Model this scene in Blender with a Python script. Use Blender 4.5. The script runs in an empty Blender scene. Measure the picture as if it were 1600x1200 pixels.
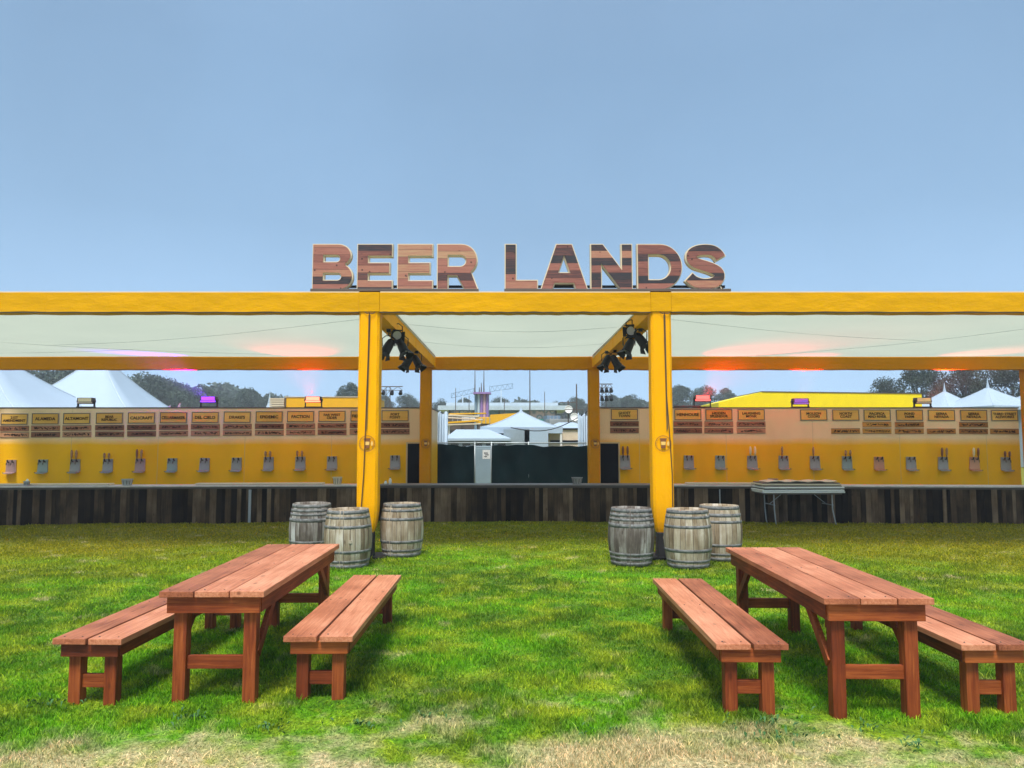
import bpy, math, random
import numpy as np
from mathutils import Vector, Matrix
random.seed(7); rng = np.random.default_rng(7)
S = bpy.context.scene; C = S.collection
R = math.radians
# ---------------------------------------------------------------- camera
F = 1180.0; CAMH = 1.8; PITCH = math.atan(90/F)
cam = bpy.data.cameras.new('camera'); co = bpy.data.objects.new('camera', cam); C.objects.link(co)
co.location = (0, 0, CAMH); co.rotation_euler = (R(90)+PITCH, 0, 0)
cam.sensor_width = 36; cam.lens = 36*F/1600; cam.clip_start = .1; cam.clip_end = 3000
S.camera = co
# ---------------------------------------------------------------- sky, sun, exposure
SUN_EL, SUN_AZ = R(62), R(192)      # azimuth clockwise from +Y: behind the camera, a little to the left
w = bpy.data.worlds.new('World'); S.world = w; w.use_nodes = True
nt = w.node_tree; nt.nodes.clear()
N = nt.nodes.new; L = nt.links.new
out = N('ShaderNodeOutputWorld'); bg = N('ShaderNodeBackground'); bg.inputs[1].default_value = .1
sky = N('ShaderNodeTexSky'); sky.sky_type = 'NISHITA'; sky.sun_disc = False
sky.sun_elevation = SUN_EL; sky.sun_rotation = SUN_AZ; sky.air_density = 1; sky.dust_density = 3
tc = N('ShaderNodeTexCoord'); sp = N('ShaderNodeSeparateXYZ'); L(tc.outputs['Generated'], sp.inputs[0])
ramp = N('ShaderNodeValToRGB'); L(sp.outputs['Z'], ramp.inputs[0])
cr = ramp.color_ramp; cr.elements[0].position = 0; cr.elements[0].color = (.44,.66,.92,1)
cr.elements[1].position = .9; cr.elements[1].color = (.36,.44,.60,1)
for p, c in ((.06, (.37,.575,.83,1)), (.14, (.285,.46,.68,1)), (.27, (.205,.34,.51,1)), (.45, (.172,.285,.435,1)), (.6, (.18,.28,.42,1))):
    e = cr.elements.new(p); e.color = c
ns = N('ShaderNodeTexNoise'); ns.inputs['Scale'].default_value = 2.2; ns.inputs['Detail'].default_value = 6
L(tc.outputs['Generated'], ns.inputs['Vector'])
mr = N('ShaderNodeMapRange'); L(ns.outputs[0], mr.inputs[0]); mr.inputs[1].default_value=.3; mr.inputs[2].default_value=.7
mr.inputs[3].default_value = 8.7; mr.inputs[4].default_value = 10.2
vm = N('ShaderNodeVectorMath'); vm.operation = 'SCALE'; L(ramp.outputs[0], vm.inputs[0]); L(mr.outputs[0], vm.inputs['Scale'])
mx = N('ShaderNodeMix'); mx.data_type = 'RGBA'; mx.inputs[0].default_value = .9
L(sky.outputs[0], mx.inputs[6]); L(vm.outputs[0], mx.inputs[7])
L(mx.outputs[2], bg.inputs[0]); L(bg.outputs[0], out.inputs[0])
sl = bpy.data.lights.new('sun', 'SUN'); sl.energy = 3.3; sl.angle = R(19); sl.color = (1, .95, .86)
so = bpy.data.objects.new('sun', sl); C.objects.link(so); so.location = (0, -5, 30)
d = Vector((math.sin(SUN_AZ)*math.cos(SUN_EL), math.cos(SUN_AZ)*math.cos(SUN_EL), math.sin(SUN_EL)))
so.rotation_euler = d.to_track_quat('Z', 'Y').to_euler()
S.view_settings.view_transform = 'Standard'; S.view_settings.look = 'None'
S.view_settings.exposure = .7; S.view_settings.gamma = 1
S.render.engine = 'CYCLES'
# ---------------------------------------------------------------- pixel (of the 1600 px photo) to world
ct, st = math.cos(PITCH), math.sin(PITCH)
def W(u, v, D):
    y = (600-v)/F; k = D/(ct-y*st)
    return Vector(((u-800)/F*k, D, CAMH+(st+y*ct)*k))
def G(u, v, z):
    y = (600-v)/F; k = (z-CAMH)/(st+y*ct)
    return Vector(((u-800)/F*k, (ct-y*st)*k, z))
# ---------------------------------------------------------------- materials
def nodes(name):
    m = bpy.data.materials.new(name); m.use_nodes = True
    t = m.node_tree; return m, t, t.nodes['Principled BSDF'], t.nodes.new, t.links.new
def ramp_of(n, stops):
    r = n('ShaderNodeValToRGB'); e = r.color_ramp.elements
    e[0].position, e[0].color = stops[0][0], (*stops[0][1], 1)
    e[1].position, e[1].color = stops[-1][0], (*stops[-1][1], 1)
    for p, c in stops[1:-1]:
        k = e.new(p); k.color = (*c, 1)
    return r
def mk(name, col, rough=.6, metal=0, var=.12, scale=2.5, bump=.0, stretch=(1,1,1), emit=None, estr=0, spec=.5, trans=0, bscale=30, bdist=.01):
    m, t, b, n, l = nodes(name)
    c = n('ShaderNodeTexCoord'); mp = n('ShaderNodeMapping'); l(c.outputs['Object'], mp.inputs[0]); mp.inputs['Scale'].default_value = stretch
    z = n('ShaderNodeTexNoise'); z.inputs['Scale'].default_value = scale; z.inputs['Detail'].default_value = 7; z.inputs['Roughness'].default_value = .65
    l(mp.outputs[0], z.inputs['Vector'])
    r = ramp_of(n, [(.3, tuple(x*(1-var) for x in col)), (.7, tuple(min(1, x*(1+var)) for x in col))])
    l(z.outputs[0], r.inputs[0]); l(r.outputs[0], b.inputs['Base Color'])
    b.inputs['Roughness'].default_value = rough; b.inputs['Metallic'].default_value = metal
    b.inputs['Specular IOR Level'].default_value = spec
    if trans: b.inputs['Transmission Weight'].default_value = trans
    if emit:
        b.inputs['Emission Color'].default_value = (*emit, 1); b.inputs['Emission Strength'].default_value = estr
    if bump:
        z2 = n('ShaderNodeTexNoise'); z2.inputs['Scale'].default_value = bscale; z2.inputs['Detail'].default_value = 5
        l(mp.outputs[0], z2.inputs['Vector'])
        bp = n('ShaderNodeBump'); bp.inputs['Strength'].default_value = bump; bp.inputs['Distance'].default_value = bdist
        l(z2.outputs[0], bp.inputs['Height']); l(bp.outputs[0], b.inputs['Normal'])
    return m
def wood(name, stops, axis, rough=.6, grain=55, isl=.5, bump=.35, knots=True, sp=.3, stretch=.045, stain=.34):
    """board wood: grain along an axis, a tone for each board, knots, end cracks"""
    m, t, b, n, l = nodes(name)
    c = n('ShaderNodeTexCoord'); g = n('ShaderNodeNewGeometry')
    sc = [1, 1, 1]; sc['xyz'.index(axis)] = stretch
    off = n('ShaderNodeVectorMath'); off.operation = 'SCALE'; off.inputs[0].default_value = (13.1, 7.7, 5.3)
    oi = n('ShaderNodeObjectInfo'); ra = n('ShaderNodeMath'); ra.operation = 'MULTIPLY_ADD'; ra.inputs[1].default_value = 3.7; l(oi.outputs['Random'], ra.inputs[0]); l(g.outputs['Random Per Island'], ra.inputs[2]); rf = n('ShaderNodeMath'); rf.operation = 'FRACT'; l(ra.outputs[0], rf.inputs[0]); isl_r = rf.outputs[0]
    l(isl_r, off.inputs['Scale'])
    ad = n('ShaderNodeVectorMath'); ad.operation = 'ADD'; l(c.outputs['Object'], ad.inputs[0]); l(off.outputs[0], ad.inputs[1])
    mp = n('ShaderNodeMapping'); mp.inputs['Scale'].default_value = sc; l(ad.outputs[0], mp.inputs[0])
    z = n('ShaderNodeTexNoise'); z.inputs['Scale'].default_value = grain; z.inputs['Detail'].default_value = 8; z.inputs['Roughness'].default_value = .7
    z.inputs['Distortion'].default_value = .6
    l(mp.outputs[0], z.inputs['Vector'])
    z3 = n('ShaderNodeTexNoise'); z3.inputs['Scale'].default_value = 2.2; z3.inputs['Detail'].default_value = 4; l(ad.outputs[0], z3.inputs['Vector'])
    m1 = n('ShaderNodeMix'); m1.inputs[0].default_value = isl; l(z.outputs[0], m1.inputs[2]); l(isl_r, m1.inputs[3])
    m2 = n('ShaderNodeMix'); m2.inputs[0].default_value = stain; l(m1.outputs[0], m2.inputs[2]); l(z3.outputs[0], m2.inputs[3])
    r = ramp_of(n, stops); l(m2.outputs[0], r.inputs[0]); last = r.outputs[0]
    if knots:
        v = n('ShaderNodeTexVoronoi'); v.inputs['Scale'].default_value = 7
        sc2 = [1, 1, 1]; sc2['xyz'.index(axis)] = .45
        mp2 = n('ShaderNodeMapping'); mp2.inputs['Scale'].default_value = sc2; l(ad.outputs[0], mp2.inputs[0]); l(mp2.outputs[0], v.inputs['Vector'])
        kr = ramp_of(n, [(.05, (.35,.3,.28)), (.13, (1,1,1))]); l(v.outputs[0], kr.inputs[0])
        mm = n('ShaderNodeMix'); mm.data_type = 'RGBA'; mm.blend_type = 'MULTIPLY'; mm.inputs[0].default_value = .8
        l(last, mm.inputs[6]); l(kr.outputs[0], mm.inputs[7]); last = mm.outputs[2]
    l(last, b.inputs['Base Color']); b.inputs['Roughness'].default_value = rough; b.inputs['Specular IOR Level'].default_value = sp
    bp = n('ShaderNodeBump'); bp.inputs['Strength'].default_value = bump; bp.inputs['Distance'].default_value = .006
    l(z.outputs[0], bp.inputs['Height']); l(bp.outputs[0], b.inputs['Normal'])
    return m
RW = [(.32, (.17,.045,.018)), (.5, (.45,.155,.075)), (.68, (.72,.33,.19))]  # tabletop tone, lightened to hold the sheen of the sky
RL = [(.32, (.045,.007,.002)), (.5, (.20,.036,.007)), (.7, (.48,.13,.028))]  # same wood for rails and legs, darkened as their shaded faces
M = {}
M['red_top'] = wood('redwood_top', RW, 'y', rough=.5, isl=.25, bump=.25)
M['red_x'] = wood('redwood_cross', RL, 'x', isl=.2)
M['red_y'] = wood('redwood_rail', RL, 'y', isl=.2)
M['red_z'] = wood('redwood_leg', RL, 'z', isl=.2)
M['fence'] = wood('weathered_dark_boards', [(.32, (.006,.003,.002)), (.45, (.028,.017,.010)), (.57, (.095,.058,.034)), (.74, (.28,.19,.12))], 'z', rough=.95, isl=.55, grain=40, bump=.6, sp=.05)
M['stave'] = wood('weathered_oak', [(.3, (.07,.05,.032)), (.44, (.24,.18,.115)), (.55, (.42,.36,.27)), (.68, (.68,.64,.57))], 'z', rough=.85, isl=.18, grain=34, bump=.8, sp=.1, stain=.48)
M['stave_dark'] = wood('weathered_dark_oak', [(.3, (.03,.024,.02)), (.45, (.12,.10,.085)), (.56, (.28,.265,.24)), (.70, (.58,.59,.59))], 'z', rough=.85, isl=.18, grain=34, bump=.8, sp=.1, stain=.48)
M['hoop'] = mk('galvanised_hoop', (.16,.165,.165), .8, .2, .7, 14, .5, bscale=60)
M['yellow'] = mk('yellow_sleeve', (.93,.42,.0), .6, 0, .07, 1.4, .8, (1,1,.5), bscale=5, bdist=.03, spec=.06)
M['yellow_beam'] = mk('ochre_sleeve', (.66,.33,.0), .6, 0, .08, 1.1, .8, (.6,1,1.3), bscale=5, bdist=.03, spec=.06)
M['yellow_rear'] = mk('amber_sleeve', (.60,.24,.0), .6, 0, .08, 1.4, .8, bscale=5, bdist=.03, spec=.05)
M['gap'] = mk('dark_slit', (.10,.07,.035), .8)
M['black'] = mk('black_metal', (.006,.006,.008), .5, 0, .3, spec=.25)
M['blackcloth'] = mk('black_cloth', (.01,.01,.012), .9, 0, .4, 6, .4)
M['cable'] = mk('brown_cable', (.09,.035,.018), .6)
M['cream'] = mk('cream_paint', (.62,.53,.38), .6, 0, .08)
M['brownline'] = mk('brown_print', (.23,.08,.02), .7)
M['palegold'] = mk('pale_gold_print', (.85,.52,.14), .7)
M['white'] = mk('white_plastic', (.78,.78,.76), .5, 0, .08)
M['grey'] = mk('grey_metal', (.36,.38,.40), .45, .3, .12)
M['tan'] = mk('tan_panel', (.56,.44,.24), .7, 0, .09, 1.2, .1)
M['trim'] = mk('dark_trim', (.10,.075,.06), .6)
M['door'] = mk('dark_doorway', (.003,.003,.005), .9, spec=.05)
M['deck'] = mk('dark_counter_top', (.16,.14,.135), .5, 0, .2, 6)
M['counter_white'] = mk('pale_counter_top', (.55,.5,.48), .5, 0, .2, 6)
M['steel'] = mk('brushed_steel', (.33,.32,.31), .5, .3, .2)
M['steel_pink'] = mk('pinkish_steel', (.42,.27,.26), .5, .3, .2)
M['steel_teal'] = mk('greenish_steel', (.28,.34,.32), .5, .3, .2)
M['copper'] = mk('coppery_steel', (.56,.27,.16), .4, .4, .15)
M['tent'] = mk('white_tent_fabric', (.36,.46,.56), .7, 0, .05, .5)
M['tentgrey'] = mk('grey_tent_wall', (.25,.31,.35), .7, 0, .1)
M['teal'] = mk('teal_paint', (.09,.55,.50), .6)
M['brightyellow'] = mk('bright_yellow_vinyl', (.86,.68,.0), .55, 0, .05)
M['orangeyellow'] = mk('orange_yellow_panel', (.80,.42,.004), .55, 0, .05)
M['bluegrey'] = mk('blue_grey_structure', (.16,.24,.32), .7)
M['palebluegrey'] = mk('pale_roof_strip', (.46,.55,.62), .6)
M['purple'] = mk('purple_column', (.28,.16,.42), .6)
M['pinkp'] = mk('pink_panel', (.62,.36,.42), .7)
M['amp'] = mk('portable_toilet_shell', (.21,.30,.36), .5, 0, .1)
M['galv'] = mk('galvanised_pipe', (.33,.38,.40), .45, .4)
M['beige'] = mk('beige_wall', (.66,.55,.42), .7)
M['bark'] = mk('bark', (.07,.055,.045), .9, 0, .3, 6, .5, (1,1,.2))
M['brownboard'] = wood('brown_menu_board', [(.3, (.16,.06,.03)), (.5, (.36,.16,.085)), (.7, (.50,.26,.14))], 'x', rough=.7, isl=.5, knots=False)
M['goldboard'] = wood('gold_name_board', [(.3, (.56,.29,.05)), (.5, (.72,.42,.08)), (.7, (.85,.54,.13))], 'x', rough=.7, isl=.35, knots=False, grain=10)
M['ink'] = mk('dark_lettering', (.03,.008,.004), .9, spec=.05)
def fade_yellow():
    m, t, b, n, l = nodes('yellow_to_tan_trailer')  # wall colour fades from yellow below to tan above
    c = n('ShaderNodeTexCoord'); z = n('ShaderNodeTexNoise'); z.inputs['Scale'].default_value = .8; z.inputs['Detail'].default_value = 5
    l(c.outputs['Object'], z.inputs['Vector'])
    s = n('ShaderNodeSeparateXYZ'); l(c.outputs['Object'], s.inputs[0])
    a = n('ShaderNodeMath'); a.operation = 'MULTIPLY_ADD'; a.inputs[1].default_value = .16; l(z.outputs[0], a.inputs[0]); l(s.outputs['Z'], a.inputs[2])
    r = n('ShaderNodeMapRange'); l(a.outputs[0], r.inputs[0]); r.inputs[1].default_value = 1.78; r.inputs[2].default_value = 1.99
    rr = ramp_of(n, [(0, (.95,.50,.0)), (1, (.90,.68,.42))]); l(r.outputs[0], rr.inputs[0])
    z2 = n('ShaderNodeTexNoise'); z2.inputs['Scale'].default_value = 1.1; z2.inputs['Detail'].default_value = 8
    mp = n('ShaderNodeMapping'); mp.inputs['Scale'].default_value = (1,1,.35); l(c.outputs['Object'], mp.inputs[0]); l(mp.outputs[0], z2.inputs['Vector'])
    k = ramp_of(n, [(.3, (.80,.78,.72)), (.62, (1,1,1))]); l(z2.outputs[0], k.inputs[0])
    mm = n('ShaderNodeMix'); mm.data_type = 'RGBA'; mm.blend_type = 'MULTIPLY'; mm.inputs[0].default_value = .7
    l(rr.outputs[0], mm.inputs[6]); l(k.outputs[0], mm.inputs[7]); l(mm.outputs[2], b.inputs['Base Color'])
    b.inputs['Roughness'].default_value = .5; b.inputs['Specular IOR Level'].default_value = .08
    return m
M['trailer'] = fade_yellow()
def fabric_mat():
    m, t, b, n, l = nodes('canopy_fabric'); o = t.nodes['Material Output']
    df = n('ShaderNodeBsdfDiffuse'); tr = n('ShaderNodeBsdfTranslucent'); mi = n('ShaderNodeMixShader'); mi.inputs[0].default_value = .75
    c = n('ShaderNodeTexCoord'); z = n('ShaderNodeTexNoise'); z.inputs['Scale'].default_value = .5; z.inputs['Detail'].default_value = 4
    l(c.outputs['Object'], z.inputs['Vector'])
    r = ramp_of(n, [(.3, (.40,.445,.37)), (.7, (.44,.485,.40))]); l(z.outputs[0], r.inputs[0])
    l(r.outputs[0], df.inputs[0]); l(r.outputs[0], tr.inputs[0]); l(df.outputs[0], mi.inputs[1]); l(tr.outputs[0], mi.inputs[2]); l(mi.outputs[0], o.inputs[0])
    return m
M['fabric'] = fabric_mat()
def screen_mat():
    m, t, b, n, l = nodes('windscreen_mesh')
    c = n('ShaderNodeTexCoord'); z = n('ShaderNodeTexNoise'); z.inputs['Scale'].default_value = 1.1; z.inputs['Detail'].default_value = 6
    l(c.outputs['Object'], z.inputs['Vector'])
    r = ramp_of(n, [(.3, (.001,.004,.005)), (.62, (.005,.014,.016)), (.8, (.02,.04,.045))]); l(z.outputs[0], r.inputs[0]); l(r.outputs[0], b.inputs['Base Color'])
    b.inputs['Roughness'].default_value = .8; b.inputs['Specular IOR Level'].default_value = .0
    return m
M['screen'] = screen_mat()
def leaf_mat(name, a, bcol):
    m, t, b, n, l = nodes(name); g = n('ShaderNodeNewGeometry')
    c = n('ShaderNodeTexCoord'); z = n('ShaderNodeTexNoise'); z.inputs['Scale'].default_value = .6; l(c.outputs['Object'], z.inputs['Vector'])
    mi = n('ShaderNodeMix'); mi.inputs[0].default_value = .5; l(g.outputs['Random Per Island'], mi.inputs[2]); l(z.outputs[0], mi.inputs[3])
    r = ramp_of(n, [(.2, a), (.8, bcol)]); l(mi.outputs[0], r.inputs[0]); l(r.outputs[0], b.inputs['Base Color']); b.inputs['Roughness'].default_value = .7
    return m
M['leaf'] = leaf_mat('leaf_green_hazed', (.02,.042,.03), (.06,.10,.065))  # far leaves lightened and blued: part of the distance haze is in this colour
M['leaf_dark'] = leaf_mat('leaf_dark_green', (.008,.02,.012), (.03,.055,.022))
def sign_planks():
    m, t, b, n, l = nodes('reclaimed_sign_planks')
    c = n('ShaderNodeTexCoord'); s = n('ShaderNodeSeparateXYZ'); l(c.outputs['Object'], s.inputs[0])
    oi = n('ShaderNodeObjectInfo')
    q = n('ShaderNodeMath'); q.operation = 'MULTIPLY_ADD'; q.inputs[1].default_value = 1/.118; l(s.outputs['Z'], q.inputs[0]); l(oi.outputs['Random'], q.inputs[2])
    fl = n('ShaderNodeMath'); fl.operation = 'FLOOR'; l(q.outputs[0], fl.inputs[0])
    fr = n('ShaderNodeMath'); fr.operation = 'FRACT'; l(q.outputs[0], fr.inputs[0])
    cb = n('ShaderNodeCombineXYZ'); l(fl.outputs[0], cb.inputs[0]); l(oi.outputs['Random'], cb.inputs[1])
    wn = n('ShaderNodeTexWhiteNoise'); l(cb.outputs[0], wn.inputs['Vector'])
    of = n('ShaderNodeVectorMath'); of.operation = 'ADD'; l(c.outputs['Object'], of.inputs[0]); l(wn.outputs['Color'], of.inputs[1])
    mp = n('ShaderNodeMapping'); mp.inputs['Scale'].default_value = (1.6, 1, 30); l(of.outputs[0], mp.inputs[0])
    z = n('ShaderNodeTexNoise'); z.inputs['Scale'].default_value = 2.2; z.inputs['Detail'].default_value = 8; z.inputs['Roughness'].default_value = .7; z.inputs['Distortion'].default_value = .5
    l(mp.outputs[0], z.inputs['Vector'])
    mi = n('ShaderNodeMix'); mi.inputs[0].default_value = .52; l(z.outputs[0], mi.inputs[2]); l(wn.outputs['Value'], mi.inputs[3])
    r = ramp_of(n, [(.29, (.02,.018,.025)), (.37, (.09,.035,.033)), (.46, (.19,.06,.045)), (.58, (.33,.12,.085)), (.68, (.38,.16,.10)), (.80, (.46,.28,.15))])
    l(mi.outputs[0], r.inputs[0])
    ed = ramp_of(n, [(0, (.10,.08,.08)), (.09, (1,1,1))]); l(fr.outputs[0], ed.inputs[0])
    v = n('ShaderNodeTexVoronoi'); v.inputs['Scale'].default_value = 7; l(of.outputs[0], v.inputs['Vector'])
    kr = ramp_of(n, [(.07, (.15,.12,.12)), (.14, (1,1,1))]); l(v.outputs[0], kr.inputs[0])
    a = n('ShaderNodeMix'); a.data_type = 'RGBA'; a.blend_type = 'MULTIPLY'; a.inputs[0].default_value = 1; l(r.outputs[0], a.inputs[6]); l(ed.outputs[0], a.inputs[7])
    a2 = n('ShaderNodeMix'); a2.data_type = 'RGBA'; a2.blend_type = 'MULTIPLY'; a2.inputs[0].default_value = 1; l(a.outputs[2], a2.inputs[6]); l(kr.outputs[0], a2.inputs[7])
    l(a2.outputs[2], b.inputs['Base Color']); b.inputs['Roughness'].default_value = .65
    return m
M['signwood'] = sign_planks()
def mural():
    m, t, b, n, l = nodes('mural_panel')
    c = n('ShaderNodeTexCoord'); v = n('ShaderNodeTexVoronoi'); v.inputs['Scale'].default_value = 1.6; l(c.outputs['Object'], v.inputs['Vector'])
    r = ramp_of(n, [(.05, (.55,.2,.3)), (.25, (.75,.7,.72)), (.4, (.12,.2,.3)), (.6, (.7,.5,.55))]); l(v.outputs[0], r.inputs[0]); l(r.outputs[0], b.inputs['Base Color'])
    return m
M['mural'] = mural()
# ground colour shared by soil and blades, in world metres
def lawn_group():
    g = bpy.data.node_groups.new('lawn_colour', 'ShaderNodeTree')
    g.interface.new_socket('Color', in_out='OUTPUT', socket_type='NodeSocketColor')
    n = g.nodes.new; l = g.links.new; o = n('NodeGroupOutput')
    ge = n('ShaderNodeNewGeometry'); s = n('ShaderNodeSeparateXYZ'); l(ge.outputs['Position'], s.inputs[0])
    def noise(sc, det=4, off=0):
        mp = n('ShaderNodeMapping'); mp.inputs['Location'].default_value = (off, off*.7, 0); mp.inputs['Scale'].default_value = (1,1,0); l(ge.outputs['Position'], mp.inputs[0])
        z = n('ShaderNodeTexNoise'); z.inputs['Scale'].default_value = sc; z.inputs['Detail'].default_value = det; l(mp.outputs[0], z.inputs['Vector']); return z.outputs[0]
    def mix(f, a, b_):
        x = n('ShaderNodeMix'); x.data_type = 'RGBA'
        if isinstance(f, float): x.inputs[0].default_value = f
        else: l(f, x.inputs[0])
        for i, q in ((6, a), (7, b_)):
            if isinstance(q, tuple): x.inputs[i].default_value = (*q, 1)
            else: l(q, x.inputs[i])
        return x.outputs[2]
    def mrange(v, a, b_, c=0., d_=1.):
        x = n('ShaderNodeMapRange'); l(v, x.inputs[0]); x.inputs[1].default_value=a; x.inputs[2].default_value=b_; x.inputs[3].default_value=c; x.inputs[4].default_value=d_; return x.outputs[0]
    def ma(op, a, b_):
        x = n('ShaderNodeMath'); x.operation = op
        for i, q in ((0, a), (1, b_)):
            if isinstance(q, (int, float)): x.inputs[i].default_value = q
            else: l(q, x.inputs[i])
        return x.outputs[0]
    GREEN, VIVID, YEL, OLIVE, STRAW = (.10,.225,.010), (.165,.42,.010), (.40,.47,.03), (.30,.28,.008), (.70,.56,.38)
    base = mix(mrange(noise(.55), .42, .58), GREEN, VIVID)
    base = mix(mrange(noise(2.1, 8, 9), .46, .66, 0, .85), base, YEL)
    base = mix(mrange(noise(9, 4, 14), .5, .7, 0, .5), base, YEL)
    dk = mrange(noise(3.6, 7, 55), .36, .52, .4, 0.)
    base = mix(dk, base, (.045,.105,.010))
    # worn olive grass towards the counter and out at the sides
    ax = n('ShaderNodeMath'); ax.operation = 'ABSOLUTE'; l(s.outputs['X'], ax.inputs[0])
    far = ma('ADD', mrange(s.outputs['Y'], 9.5, 14.5), ma('MULTIPLY', mrange(ax.outputs[0], 2.5, 7), .45))
    far = ma('ADD', far, mrange(noise(.5, 5, 4), .2, .8, -.3, .3))
    base = mix(mrange(far, .2, 1.2), base, OLIVE)
    # dry straw near the camera
    e = ma('ADD', s.outputs['Y'], mrange(noise(.9, 6, 21), .25, .75, -1.0, 1.0))
    e = ma('ADD', e, mrange(noise(5., 6, 3), .25, .75, -.5, .5))
    e = ma('ADD', e, mrange(ax.outputs[0], .9, 2.0, -.08, .32))
    base = mix(mrange(e, 4.35, 5.2, .92, 0.), base, STRAW)
    base = mix(mrange(noise(2.2, 5, 33), .62, .72, 0., .6), base, STRAW)
    l(base, o.inputs[0]); return g
LG = lawn_group()
def lawn_mat(name, kind):
    m, t, b, n, l = nodes(name)
    g = n('ShaderNodeGroup'); g.node_tree = LG
    ge = n('ShaderNodeNewGeometry')
    if kind == 'blade':
        r = ramp_of(n, [(0, (.45,.55,.4)), (.5, (.95,1,.9)), (.85, (1.35,1.3,1.1)), (1, (2.2,1.9,1.8))]); l(ge.outputs['Random Per Island'], r.inputs[0])
    else:
        z = n('ShaderNodeTexNoise'); z.inputs['Scale'].default_value = 38; z.inputs['Detail'].default_value = 6; l(ge.outputs['Position'], z.inputs['Vector'])
        r = ramp_of(n, [(.3, (.25,.3,.2)), (.6, (.8,.85,.7)), (.75, (1.25,1.2,1.1))]); l(z.outputs[0], r.inputs[0])
        bp = n('ShaderNodeBump'); bp.inputs['Strength'].default_value = .7; bp.inputs['Distance'].default_value = .03; l(z.outputs[0], bp.inputs['Height']); l(bp.outputs[0], b.inputs['Normal'])
    mm = n('ShaderNodeMix'); mm.data_type = 'RGBA'; mm.blend_type = 'MULTIPLY'; mm.inputs[0].default_value = 1; mm.clamp_result = False
    l(g.outputs[0], mm.inputs[6]); l(r.outputs[0], mm.inputs[7]); l(mm.outputs[2], b.inputs['Base Color'])
    b.inputs['Roughness'].default_value = .75; b.inputs['Specular IOR Level'].default_value = .2
    if kind == 'blade':
        tr = n('ShaderNodeBsdfTranslucent'); ms = n('ShaderNodeMixShader'); ms.inputs[0].default_value = .4; l(mm.outputs[2], tr.inputs[0])
        l(b.outputs[0], ms.inputs[1]); l(tr.outputs[0], ms.inputs[2]); l(ms.outputs[0], t.nodes['Material Output'].inputs[0])
    return m
M['soil'] = lawn_mat('lawn_soil', 'soil'); M['blade'] = lawn_mat('grass_blade', 'blade')
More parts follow.
